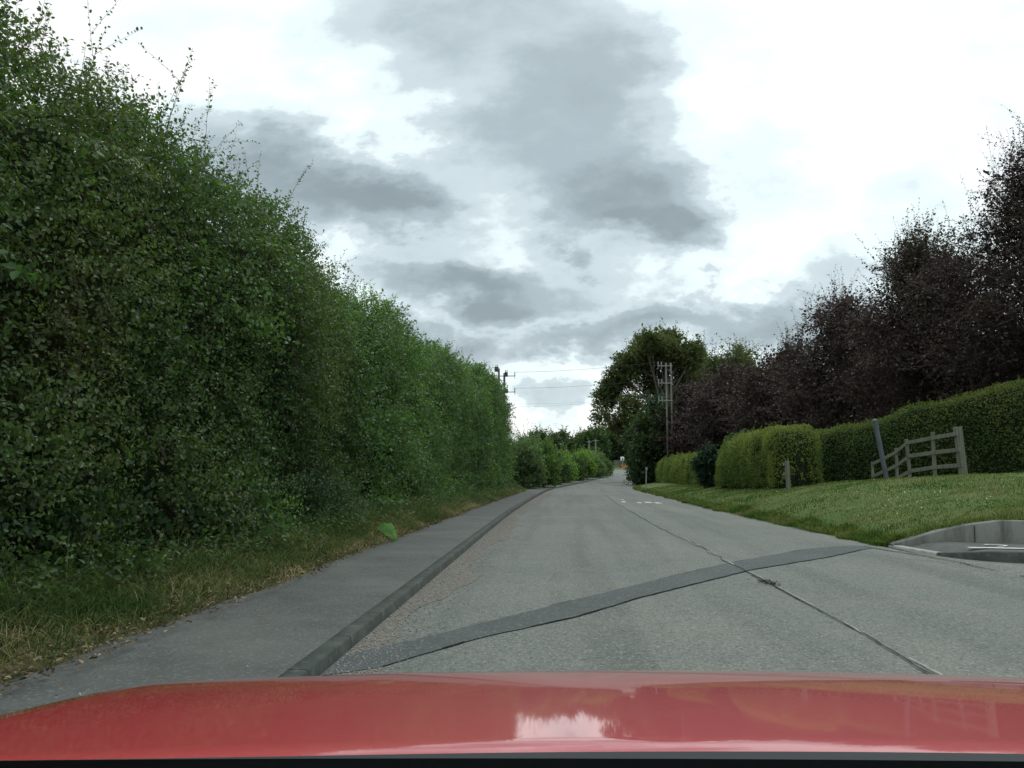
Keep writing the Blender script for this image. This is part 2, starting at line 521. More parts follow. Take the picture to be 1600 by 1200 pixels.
HW = np.linalg.norm((RE - LE)[:, :2], axis=1) / 2
TAN = norm(np.gradient(CE[:, :2], axis=0))


def nearest(x, y):
    """signed side (+ right), distance outside the road edge, road height, lane position y of the nearest station"""
    x = np.asarray(x, float); y = np.asarray(y, float)
    sh = x.shape
    xf, yf = x.ravel(), y.ravel()
    res = np.zeros((len(xf), 4))
    for a in range(0, len(xf), 20000):
        X = xf[a:a + 20000, None]; Y = yf[a:a + 20000, None]
        d2 = (X - CE[None, :, 0]) ** 2 + (Y - CE[None, :, 1]) ** 2
        i = d2.argmin(1)
        rx = X[:, 0] - CE[i, 0]; ry = Y[:, 0] - CE[i, 1]
        t = TAN[i]
        side = rx * t[:, 1] - ry * t[:, 0]
        # perpendicular distance, tangential overshoot only matters past the ends
        dist = np.abs(side) - HW[i]
        over = np.abs(rx * t[:, 0] + ry * t[:, 1])
        dist = np.where(over > 6, np.sqrt(d2[np.arange(len(i)), i]) - HW[i], dist)
        res[a:a + 20000] = np.stack([np.sign(side), dist, CE[i, 2], CE[i, 1]], 1)
    return [res[:, k].reshape(sh) for k in range(4)]


def wall_y(x): return np.interp(x, [5.3, 5.5, 6.3, 7.5, 24], [13.15, 13.0, 12.62, 12.35, 12.15])


def smooth(a, b, x):
    t = np.clip((x - a) / (b - a), 0, 1)
    return t * t * (3 - 2 * t)


def land(x, y):
    """height of the land (before detail)"""
    x = np.asarray(x, float); y = np.asarray(y, float)
    s, d, z, st = nearest(x, y)
    dd = np.maximum(d, 0)
    H1 = np.interp(y, [13, 14.5, 17, 21, 30, 40, 65, 110, 160], [.62, .70, .90, 1.2, .86, .66, .60, .5, .1])
    ls = np.interp(y, [13, 22, 60], [1.2, 2.5, 2.4])
    right = H1 * (1 - np.exp(-dd / ls)) * smooth(10.9, 11.9, y) + 0.02 * np.maximum(dd - 12, 0) * smooth(12, 20, y)
    right = np.where((y < 17) & (y > 11), np.minimum(right, .40 + .30 * np.maximum(y - 12.7, 0)), right)
    left = 0.02 + 0.10 * smooth(1.2, 1.9, dd) + 0.25 * smooth(3, 6, dd)
    far = np.clip((y - 164) * 0.085, 0, 1.0) + np.clip((y - 180) * 0.02, 0, 6)
    h = z + np.where(s > 0, right, left) + far * smooth(165, 170, y)
    return h


def land1(x, y):
    return float(land(np.array([x]), np.array([y]))[0])


def ray(px, py):
    th, ps = math.radians(PITCH), math.radians(YAW)
    F = np.array([-math.sin(ps) * math.cos(th), math.cos(ps) * math.cos(th), math.sin(th)])
    R = np.array([math.cos(ps), math.sin(ps), 0.0])
    U = np.cross(R, F)
    return F + R * (px - 800) / FPX + U * (600 - py) / FPX


def at(px, py, Y):
    """point on the view ray through a measured picture point at distance Y up the lane"""
    d = ray(px, py)
    return Vector((d[0] * Y / d[1], Y, CAM_H + d[2] * Y / d[1]))


def grid_faces(nu, nv):
    i, j = np.meshgrid(np.arange(nu - 1), np.arange(nv - 1), indexing='ij')
    a = (i * nv + j).ravel()
    return np.stack([a, a + nv, a + nv + 1, a + 1], 1)


def struct(name, V, F, mat, label, cat, smooth_=True):
    o = fastmesh(name, V, F, mat, smooth=smooth_)
    tag(o, label, cat, kind='structure')
    return o


# ground: one sheet to the horizon
gx = np.concatenate([-np.geomspace(1500, 12, 26), np.arange(-11.5, 22, 0.3), np.geomspace(22.5, 1500, 28)])
gy = np.concatenate([-np.geomspace(800, 12, 14), np.arange(-11, 72, 0.5), np.arange(72, 190, 1.5), np.geomspace(192, 3000, 30)])
GX, GY = np.meshgrid(gx, gy, indexing='ij')
s_, d_, z_, st_ = nearest(GX, GY)
gz = land(GX, GY)
drop = np.where(d_ < 0.35, 0.09, np.where(s_ > 0, 0.14, 0.05))
gz = gz - drop
gz = np.where((GX > 3) & (GY < 13.7), np.minimum(gz, -0.09), gz)
gz += np.where(d_ > 6, fbm(np.stack([GX * .15, GY * .15, GX * 0], -1), 3) * 0.3 - .05, 0)
struct('ground', np.stack([GX, GY, gz], -1).reshape(-1, 3), grid_faces(len(gx), len(gy)), M['lawn'],
       'green grassy ground either side of the lane', 'ground')

# road sheet
nw = 15
tt = np.linspace(0, 1, nw)
LE2, RE2 = LE.copy(), RE.copy()
camber = 0.03 * (1 - (2 * tt - 1) ** 2)
RV = LE2[:, None, :] * (1 - tt[None, :, None]) + RE2[:, None, :] * tt[None, :, None]
struct('road', RV.reshape(-1, 3), grid_faces(len(LE), nw), M['road'],
       'grey worn asphalt lane bending right then left in the distance', 'road')


def offset_curve(E, off):
    t = norm(np.gradient(E[:, :2], axis=0))
    nrm = np.stack([t[:, 1], -t[:, 0]], 1)
    out = E.copy(); out[:, :2] += nrm * (off[:, None] if isinstance(off, np.ndarray) else off)
    return out


def strip(name, E, prof, mat, label, cat, seg_noise=0.0, kind='structure'):
    """sweep a cross profile [(offset, dz)] along curve E"""
    rows = []
    for off, dz_ in prof:
        o = offset_curve(E, off)
        o[:, 2] += dz_
        rows.append(o)
    V = np.stack(rows, 1)
    if seg_noise:
        V[..., 2] += fbm(np.stack([V[..., 0] * 1.5, V[..., 1] * .8, V[..., 2] * 0], -1), 5) * seg_noise
    o = fastmesh(name, V.reshape(-1, 3), grid_faces(V.shape[0], V.shape[1]), mat)
    tag(o, label, cat, kind=kind)
    return o


# finer left edge for kerb and footpath
def dense(E, step):
    d = np.concatenate([[0], np.cumsum(np.linalg.norm(np.diff(E[:, :2], axis=0), axis=1))])
    s = np.arange(0, d[-1], step)
    return np.stack([np.interp(s, d, E[:, k]) for k in range(3)], 1), s


LD, Ls = dense(LE, 0.3)
kh = np.where((LD[:, 1] > 54) & (LD[:, 1] < 59.5), 0.02, 0.084)   # dropped kerb at a field entrance
kh = np.convolve(np.pad(kh, 3, mode='edge'), np.ones(7) / 7, 'valid')
kn = fbm(np.stack([Ls * 1.1, Ls * 0, Ls * 0], -1), 9) * 0.02
rows = []
for off, kind_ in ((0.012, 'b'), (0.0, 't0'), (-0.012, 't'), (-0.115, 't'), (-0.125, 'b2')):
    o = offset_curve(LD, off + kn * 0.6)
    if kind_ == 'b': o[:, 2] -= 0.03
    elif kind_ == 't0': o[:, 2] += kh - 0.010 + kn * .3
    elif kind_ == 't': o[:, 2] += kh + kn * .3
    else: o[:, 2] += kh - 0.02
    rows.append(o)
V = np.stack(rows, 1)
struct('kerb', V.reshape(-1, 3), grid_faces(len(LD), 5), M['kerb'], 'dark mossy kerb along the left side of the lane', 'kerb')
# footpath: from kerb back to the verge
pw = np.interp(LD[:, 1], [0, 5, 10, 22, 43, 63, 110, 160], [1.36, 1.30, 1.18, 1.0, 0.9, 1.2, 1.4, 1.4])
pn = fbm(np.stack([Ls * 1.7, Ls * 0, Ls * 0 + 4], -1), 12) * 0.16
rows = []
for k in range(7):
    t = k / 6
    o = offset_curve(LD, -(0.118 + (pw + pn) * t))
    o[:, 2] += kh - 0.006 + 0.02 * t + fbm(np.stack([o[:, 0] * 1.3, o[:, 1] * .9, o[:, 0] * 0], -1), 21) * 0.02 * min(1, t * 3)
    rows.append(o)
V = np.stack(rows, 1)
struct('footpath', V.reshape(-1, 3), grid_faces(len(LD), 7), M['path'], 'grey tarmac footpath between kerb and tall hedge', 'footpath')
PATH_EDGE = offset_curve(LD, -(0.14 + pw + pn)); PATH_EDGE[:, 2] += 0.10
# verge soil under the long grass
rows = []
for k in range(14):
    t = k / 13
    o = offset_curve(LD, -(0.10 + pw + pn + t * 3.6))
    o[:, 2] += 0.095 + 0.04 * t + fbm(np.stack([o[:, 0] * 2, o[:, 1] * 2, o[:, 0] * 0], -1), 31) * 0.06 * min(1, t * 5) + 0.012 * min(1, t * 13)
    rows.append(o)
V = np.stack(rows, 1)
struct('verge', V.reshape(-1, 3), grid_faces(len(LD), 14), M['soil'], 'brown soil and dry thatch verge under the hedge', 'verge')

# gritty strip in the gutter, thin sheet on the road
gw = 0.34 + fbm(np.stack([Ls * .9, Ls * 0, Ls * 0 + 2], -1), 15) * 0.5
sel = LD[:, 1] < 50
rows = []
for k in range(4):
    o = offset_curve(LD, 0.01 + gw * k / 3)
    o[:, 2] += 0.004
    rows.append(o[sel])
V = np.stack(rows, 1)
struct('gutter_grit', V.reshape(-1, 3), grid_faces(V.shape[0], 4), M['grit'], 'pale brown grit lying in the gutter beside the left kerb', 'road grit')

# side road entry on the right, flat tarmac
xs = np.linspace(5.25, 60, 30); ys = np.linspace(-12, 13.95, 22)
A, B = np.meshgrid(xs, ys, indexing='ij')
struct('side_road', np.stack([A, B, A * 0 - 0.004], -1).reshape(-1, 3), grid_faces(30, 22), M['road'],
       'asphalt mouth of the side turning on the right', 'road')


def poly_sheet(name, P, z, mat, label, cat, kind='structure', jitter=0.0, step=0.12):
    """flat polygon given as two edge lines (upper, lower) of equal count"""
    a, b = P
    a = np.array(a, float); b = np.array(b, float)

    def res(c, n):
        d = np.concatenate([[0], np.cumsum(np.linalg.norm(np.diff(c, axis=0), axis=1))])
        s = np.linspace(0, d[-1], n)
        return np.stack([np.interp(s, d, c[:, 0]), np.interp(s, d, c[:, 1])], 1)
    n = max(4, int(np.linalg.norm(np.diff(a, axis=0), axis=1).sum() / step))
    a, b = res(a, n), res(b, n)
    if jitter:
        ja = RNG.standard_normal((n, 2)) * jitter; jb = RNG.standard_normal((n, 2)) * jitter
        a = a + ja; b = b + jb
    m = 6
    t = np.linspace(0, 1, m)
    V = a[:, None] * (1 - t[None, :, None]) + b[:, None] * t[None, :, None]
    V = np.concatenate([V, np.full(V.shape[:2] + (1,), z)], -1)
    o = fastmesh(name, V.reshape(-1, 3), grid_faces(n, m), mat)
    tag(o, label, cat, kind=kind)
    return o, a, b


up = [(-1.40, 5.30), (-1.16, 5.62), (-0.83, 6.09), (0.15, 7.64), (2.11, 10.63), (3.66, 12.56), (4.55, 13.3), (4.80, 13.35)]
lo = [(-1.40, 4.75), (-1.1, 4.98), (-0.96, 5.23), (-0.61, 5.83), (0.13, 6.75), (0.76, 7.79), (1.56, 8.93), (2.39, 10.1), (3.69, 11.48), (4.58, 12.61), (4.92, 13.0)]
_, ea, eb = poly_sheet('trench_patch', (up, lo), 0.008, M['patch'], 'dark tarmac trench repair crossing the lane diagonally', 'road patch', jitter=0.004)


def ribbon(name, pts, w, z, mat, label, cat, wob=0.02, gaps=0.0, step=0.05, wv=0.6, kind='structure', parent=None):
    pts = np.array(pts, float)
    d = np.concatenate([[0], np.cumsum(np.linalg.norm(np.diff(pts, axis=0), axis=1))])
    s = np.arange(0, d[-1], step)
    c = np.stack([np.interp(s, d, pts[:, 0]), np.interp(s, d, pts[:, 1])], 1)
    t = norm(np.gradient(c, axis=0)); nr = np.stack([t[:, 1], -t[:, 0]], 1)
    seed = RNG.integers(1000)
    c = c + nr * (fbm(np.stack([s * 2.2, s * 0, s * 0], -1), seed, 5) * wob * 3)[:, None]
    ww = w * (1 + wv * 2 * fbm(np.stack([s * 5, s * 0, s * 0 + 3], -1), seed + 1, 4))
    ww = np.maximum(ww, w * 0.12)
    V = np.stack([c - nr * ww[:, None] / 2, c + nr * ww[:, None] / 2], 1)
    zz = np.interp(c[:, 1], CE[:, 1][:150], CE[:, 2][:150]) * 0 + z
    V = np.concatenate([V, np.repeat(zz[:, None, None], 2, 1)], -1)
    F = grid_faces(len(s), 2)
    if gaps:
        keep = vnoise(np.stack([s[:-1] * 1.6, s[:-1] * 0, s[:-1] * 0 + 9], -1), seed + 3) > gaps
        F = F[keep]
    o = fastmesh(name, V.reshape(-1, 3), F, mat)
    return tag(o, label, cat, kind=kind)


joint = [(2.2, -8), (2.2, 5.2), (2.24, 7), (2.22, 10.8), (2.25, 13.3), (2.14, 16.4), (2.12, 21.3), (2.13, 31.2), (2.5, 47.6), (3.0, 56)]
ribbon('road_joint', joint, 0.014, 0.012, M['crack'], 'dark open seam down the middle of the lane', 'road crack', 0.018)
ribbon('joint_edge', [(x + 0.022, y) for x, y in joint[:8]], 0.011, 0.0145, M['joint'], 'pale broken rim beside the centre seam of the lane', 'road crack', 0.02, 0.50)
ribbon('joint_edge', [(x - 0.022, y) for x, y in joint[:7]], 0.012, 0.0165, M['joint'], 'thin pale chips on the left of the centre seam', 'road crack', 0.02, 0.62)
ribbon('patch_crack', eb[4:-4], 0.010, 0.012, M['crack'], 'crack along the near edge of the dark trench repair', 'road crack', 0.005, 0.3)
ribbon('patch_crack', ea[10:-6], 0.010, 0.012, M['crack'], 'thin crack along the far edge of the trench repair', 'road crack', 0.012, 0.5)
ribbon('seam_crack', [(4.85, 13.2), (5.0, 12.4), (5.16, 11.8), (5.24, 10.95), (5.30, 9.7), (5.30, 8.0), (5.4, 4)], 0.03, 0.010, M['crack'],
       'dark seam where the side turning meets the lane', 'road crack', 0.03, 0.1)
ribbon('channel_crack', [(3.9, 12.0), (5.0, 11.0), (6.5, 9.4), (8, 8.6)], 0.012, 0.012, M['crack'], 'fine crack running into the side turning', 'road crack', 0.05, 0.3)

# worn white letters/dashes far up the right lane
for x, y, w_, h_, lb in ((2.45, 31.2, .16, .8, 'small worn white paint fleck nearest the centre seam'), (2.98, 30.4, .14, .9, 'short worn white paint dash, second from the centre seam'),
                         (3.28, 30.8, .30, .7, 'broad worn white paint dash in the right lane'), (3.62, 30.2, .22, .8, 'worn white paint dash nearest the grass bank'),
                         (2.62, 33.8, .1, .5, 'faint paint fleck furthest up the right lane')):
    poly_sheet('paint_mark', ([(x, y), (x, y + h_)], [(x + w_, y), (x + w_ * .8, y + h_)]), 0.008, M['white_paint'], lb, 'road marking', jitter=.03, step=.1)

# footway island right of the lane, its kerb and white lines
kc = catmull([(5.22, 13.75, 0), (5.26, 13.1, 0), (5.32, 12.46, 0), (5.47, 11.65, 0), (5.80, 11.18, 0), (6.35, 10.97, 0), (8.0, 10.85, 0), (12, 10.8, 0), (20, 10.8, 0)], 10)
kd, ks = dense(kc, 0.1)
kk = smooth(1.6, 2.9, ks) * 0.10 + 0.035
def kerb_rows(sel, w=0.13):
    E = kd[sel]; H = kk[sel]
    rows = []
    for off, f in ((0.0, None), (0.012, -0.014), (0.03, 0), (0.13, 0)):
        o = offset_curve(E, -off)
        o[:, 2] = -0.05 if f is None else H + f
        rows.append(o)
    V = np.stack(rows, 1)
    return V.reshape(-1, 3), grid_faces(len(E), 4)
cut = 18
V, F = kerb_rows(np.arange(0, cut + 1))
struct('low_kerb', V, F, M['kerb_pale'], 'pale flush kerb at the corner of the side turning', 'kerb')
V, F = kerb_rows(np.arange(cut, len(kd)))
struct('raised_kerb', V, F, M['kerb'], 'dark raised kerb stones along the side turning', 'kerb')
bk = offset_curve(kd, -0.125)
rows = []
for k in range(8):
    t = k / 7
    e = bk.copy()
    e[:, 0] = bk[:, 0]; e[:, 1] = bk[:, 1] * (1 - t) + np.maximum(wall_y(bk[:, 0]) + .1, bk[:, 1]) * t
    e[:, 2] = kk - 0.006
    rows.append(e)
V = np.stack(rows, 1)
struct('side_footway', V.reshape(-1, 3), grid_faces(len(kd), 8), M['path'], 'tarmac footway corner below the concrete wall', 'footpath')
ribbon('white_line', [(5.70, 11.66), (6.1, 11.6), (6.7, 11.5), (9, 11.4), (13, 11.4)], 0.13, 0.142, M['white_paint'],
       'worn white painted line on the corner footway', 'road marking', 0.02, 0.10, wv=.5)
ribbon('white_squiggle', [(6.20, 11.84), (6.32, 11.88), (6.39, 11.99), (6.35, 12.10), (6.22, 12.14), (6.14, 12.08)], 0.05, 0.142, M['white_paint'],
       'hooked white paint mark below the concrete wall', 'road marking', 0.01, wv=.2)

# grass bank on the right (fine sheet on top of the ground)
RD, Rs = dense(RE, 0.4)
selb = (RD[:, 1] > 13.2) & (RD[:, 1] < 150)
RB = RD[selb]
doff = np.concatenate([np.linspace(-0.10, 1.5, 14), np.linspace(1.7, 9, 32), np.linspace(9.6, 26, 18)])
en = fbm(np.stack([RB[:, 1] * 1.3, RB[:, 1] * 0, RB[:, 1] * 0], -1), 41, 5) * 0.35
V = np.zeros((len(RB), len(doff), 3))
for k, d in enumerate(doff):
    V[:, k, 0] = RB[:, 0] + d + en * math.exp(-max(d, 0) * 1.2)
    V[:, k, 1] = RB[:, 1]
V[..., 1] += (wall_y(V[..., 0]) + 0.12 - RB[0, 1]) * (1 - smooth(13.2, 17, RB[:, 1]))[:, None]
V[:, :, 2] = land(V[..., 0], V[..., 1])
edge = smooth(-0.1, 0.5, doff)[None, :]
V[:, :, 2] += edge * (0.02 + fbm(np.stack([V[..., 0] * 1.1, V[..., 1] * 1.1, V[..., 0] * 0], -1), 44) * 0.10) - (1 - edge) * 0.012
def bank_z(x, y):
    return land(x, y) + 0.02 + fbm(np.stack([np.asarray(x) * 1.1, np.asarray(y) * 1.1, np.asarray(x) * 0], -1), 44) * 0.10
struct('grass_bank', V.reshape(-1, 3), grid_faces(len(RB), len(doff)), M['lawn'], 'sloping mown grass bank right of the lane', 'grass bank')


# ------------------------------------------------------------------ foliage machinery
def leaf_geo(C, A, Nn, L, W, rich=False, fold=0.25):
    """C base points, A axis unit, Nn normal approx; returns V,F"""
    side = norm(np.cross(A, Nn)); nn = norm(np.cross(side, A))
    L = L[:, None]; Wd = (W[:, None]) * 0.5
    n = len(C)
    if not rich:
        v = np.stack([C, C + A * L * .45 + side * Wd + nn * Wd * fold, C + A * L, C + A * L * .45 - side * Wd + nn * Wd * fold], 1)
        F = (np.arange(n) * 4)[:, None] + np.array([[0, 1, 2, 3]])
        return v.reshape(-1, 3), F, 4
    dr = -nn * L * 0.10
    v = np.stack([C, C + A * L * .30 + side * Wd * .95 + nn * Wd * fold, C + A * L * .68 + side * Wd * .72 + nn * Wd * fold + dr * .4, C + A * L + dr,
                  C + A * L * .68 - side * Wd * .72 + nn * Wd * fold + dr * .4, C + A * L * .30 - side * Wd * .95 + nn * Wd * fold], 1)
    b = (np.arange(n) * 6)[:, None]
    F = np.concatenate([b + np.array([[0, 1, 2, 3]]), b + np.array([[0, 3, 4, 5]])])
    return v.reshape(-1, 3), F, 6


def sprays(O, D, L, m, leaf, bend=(0, 0, -0.15), spread=0.7, rich=False, wr=0.62, up=0.6, nbase=None, t0=0.12, jit=0.25):
    """O origins, D directions, L lengths: m leaves each. returns leaf (V,F,k,n) and twig curve points (N,4,3)"""
    n = len(O)
    t = np.linspace(t0, 1.0, m)[None, :, None] + RNG.uniform(-.03, .03, (n, m, 1))
    bend = np.array(bend)[None, None, :]
    Lx = L[:, None, None]
    P = O[:, None, :] + D[:, None, :] * Lx * t + bend * Lx * t * t
    T = norm(D[:, None, :] + 2 * bend * t)
    rv = norm(RNG.standard_normal((n, m, 3)))
    rv = norm(rv - (rv * T).sum(-1, keepdims=True) * T)
    A = norm(T * (1 - spread) + rv * spread + RNG.standard_normal((n, m, 3)) * 0.15)
    upv = np.array([0, 0, 1.0])
    Nn = norm(upv * up + RNG.standard_normal((n, m, 3)) * 0.5 + (nbase[:, None, :] * 0.5 if nbase is not None else 0))
    ls = leaf * (1 + jit * RNG.standard_normal((n, m))).clip(0.5, 1.6) * (1 - 0.35 * np.clip(t[..., 0] - .6, 0, 1))
    C = P + rv * (leaf * 0.15)
    V, F, k = leaf_geo(C.reshape(-1, 3), A.reshape(-1, 3), Nn.reshape(-1, 3), ls.ravel(), ls.ravel() * wr, rich)
    tw = np.linspace(0, 1, 4)[None, :, None]
    TP = O[:, None, :] + D[:, None, :] * Lx * tw + bend * Lx * tw * tw
    return V, F, k, TP


def tubes(TP, r0, r1, sides=3):
    """TP (N,K,3) polylines -> thin tapered prisms"""
    n, K = TP.shape[:2]
    T = norm(np.gradient(TP, axis=1))
    ref = np.where(np.abs(T[..., 2:3]) > .9, np.array([1., 0, 0]), np.array([0, 0, 1.]))
    a = norm(np.cross(T, ref)); b = np.cross(T, a)
    r0 = np.broadcast_to(r0, (n,)); r1 = np.broadcast_to(r1, (n,))
    r = r0[:, None] + (r1 - r0)[:, None] * np.linspace(0, 1, K)[None, :]
    ang = np.arange(sides) * 2 * np.pi / sides
    V = TP[:, :, None, :] + r[:, :, None, None] * (a[:, :, None, :] * np.cos(ang)[:, None] + b[:, :, None, :] * np.sin(ang)[:, None])
    base = (np.arange(n) * K * sides)[:, None, None, None]
    k = np.arange(K - 1)[None, :, None, None]; s = np.arange(sides)[None, None, :, None]; s2 = (s + 1) % sides
    F = np.concatenate([base + k * sides + s, base + k * sides + s2, base + (k + 1) * sides + s2, base + (k + 1) * sides + s], -1).reshape(-1, 4)
    return V.reshape(-1, 3), F


class Acc:
    def __init__(s): s.V = []; s.F = []; s.C = []; s.n = 0
    def add(s, V, F, C=None):
        s.V.append(V); s.F.append(F + s.n); s.n += len(V)
        if C is not None: s.C.append(C)
    def build(s, name, mat, parent, smooth=False):
        return fastmesh(name, np.concatenate(s.V), [f for f in s.F], mat, parent, np.concatenate(s.C) if s.C else None, smooth)


def hedge_surface(path, a, h, p, cap, amp, nsc, seed, zoff=-0.1, lump=0.0, lsc=0.7):
    """path: [(x,y)], a half widths, h heights per path point; amp relief in m. returns S(u in m, phi, inset)"""
    P = np.array(path, float)
    d = np.concatenate([[0], np.cumsum(np.linalg.norm(np.diff(P, axis=0), axis=1))])
    a = np.broadcast_to(np.array(a, float), (len(P),)); h = np.broadcast_to(np.array(h, float), (len(P),))
    Ln = d[-1]
    us = np.linspace(0, Ln, 200)
    cx = np.interp(us, d, P[:, 0]); cy = np.interp(us, d, P[:, 1])
    ker = np.ones(9) / 9
    cx = np.convolve(np.pad(cx, 4, mode='reflect', reflect_type='odd'), ker, 'valid')
    cy = np.convolve(np.pad(cy, 4, mode='reflect', reflect_type='odd'), ker, 'valid')
    bz = land(cx, cy)

    def Sf(uu, phi, inset=0.0):
        x = np.interp(uu, us, cx); y = np.interp(uu, us, cy); z = np.interp(uu, us, bz)
        e = 0.02 * Ln
        tx = np.interp(np.clip(uu + e, 0, Ln), us, cx) - np.interp(np.clip(uu - e, 0, Ln), us, cx)
        ty = np.interp(np.clip(uu + e, 0, Ln), us, cy) - np.interp(np.clip(uu - e, 0, Ln), us, cy)
        l = np.hypot(tx, ty) + 1e-9; tx /= l; ty /= l
        sx, sy = ty, -tx
        A = np.interp(uu, d, a); H = np.interp(uu, d, h)
        q = np.clip(np.minimum(uu, Ln - uu) / cap, 0, 1)
        cf = (1 - (1 - q) ** 2.6) ** (1 / 2.6)
        A = A * (0.05 + 0.95 * cf); H = H * (0.45 + 0.55 * cf)
        c, s = np.cos(phi), np.sin(phi)
        xx = np.sign(c) * np.abs(c) ** p; zz = np.abs(s) ** p
        X = x + sx * xx * A; Y = y + sy * xx * A; Z = z + zoff + zz * (H - zoff)
        Q = np.stack([X, Y, Z], -1)
        rel = fbm(Q * nsc, seed, 4) * amp * 2 - inset
        if lump:
            rel = rel + lump * (0.55 - worley(Q * lsc, seed + 5)) * 1.6
        o = np.stack([sx * c, sy * c, s], -1)
        return Q + o * rel[..., None]

    def sample(n, phi0, phi1, bias=None):
        # arc-length-ish uniform by rejection on jacobian
        m = int(n * 2.2)
        uu = RNG.uniform(0, Ln, m); ph = RNG.uniform(phi0, phi1, m)
        e = 1e-3
        dph = np.linalg.norm(Sf(uu, ph + e) - Sf(uu, ph - e), axis=1)
        dvu = (Sf(uu + .02, ph) - Sf(uu - .02, ph)) / .04; dvp = (Sf(uu, ph + e) - Sf(uu, ph - e)) / (2 * e)
        dph = np.linalg.norm(np.cross(dvu, dvp), axis=1)
        dph = np.minimum(dph, np.quantile(dph, .995))
        w = dph / dph.max()
        if bias is not None: w = w * bias(uu / Ln, ph)
        i = RNG.choice(m, n, p=w / w.sum())
        uu, ph = uu[i] + RNG.uniform(-.02, .02, n), ph[i] + RNG.uniform(-.004, .004, n)
        eu = 0.05
        P0 = Sf(uu, ph)
        du = Sf(uu + eu, ph) - Sf(uu - eu, ph); dp = Sf(uu, ph + .02) - Sf(uu, ph - .02)
        nr = norm(np.cross(dp, du))
        c = Sf(uu, ph, 0.3)
        flip = np.sign(((P0 - c) * nr).sum(1)); flip[flip == 0] = 1
        return P0, nr * flip[:, None], uu, ph
    return Sf, sample, Ln


def core_mesh(Sf, Ln, inset, nu, nph, mat, parent, name='dark_core', phi=(0.0, math.pi)):  # one solid dark shell added behind the leaves to stop see-through
    U_, PH = np.meshgrid(np.linspace(0, Ln, nu), np.linspace(phi[0], phi[1], nph), indexing='ij')
    V = Sf(U_, PH, inset)
    return fastmesh(name, V.reshape(-1, 3), grid_faces(nu, nph), mat, parent, smooth=True)


UP = np.array([0, 0, 1.0])


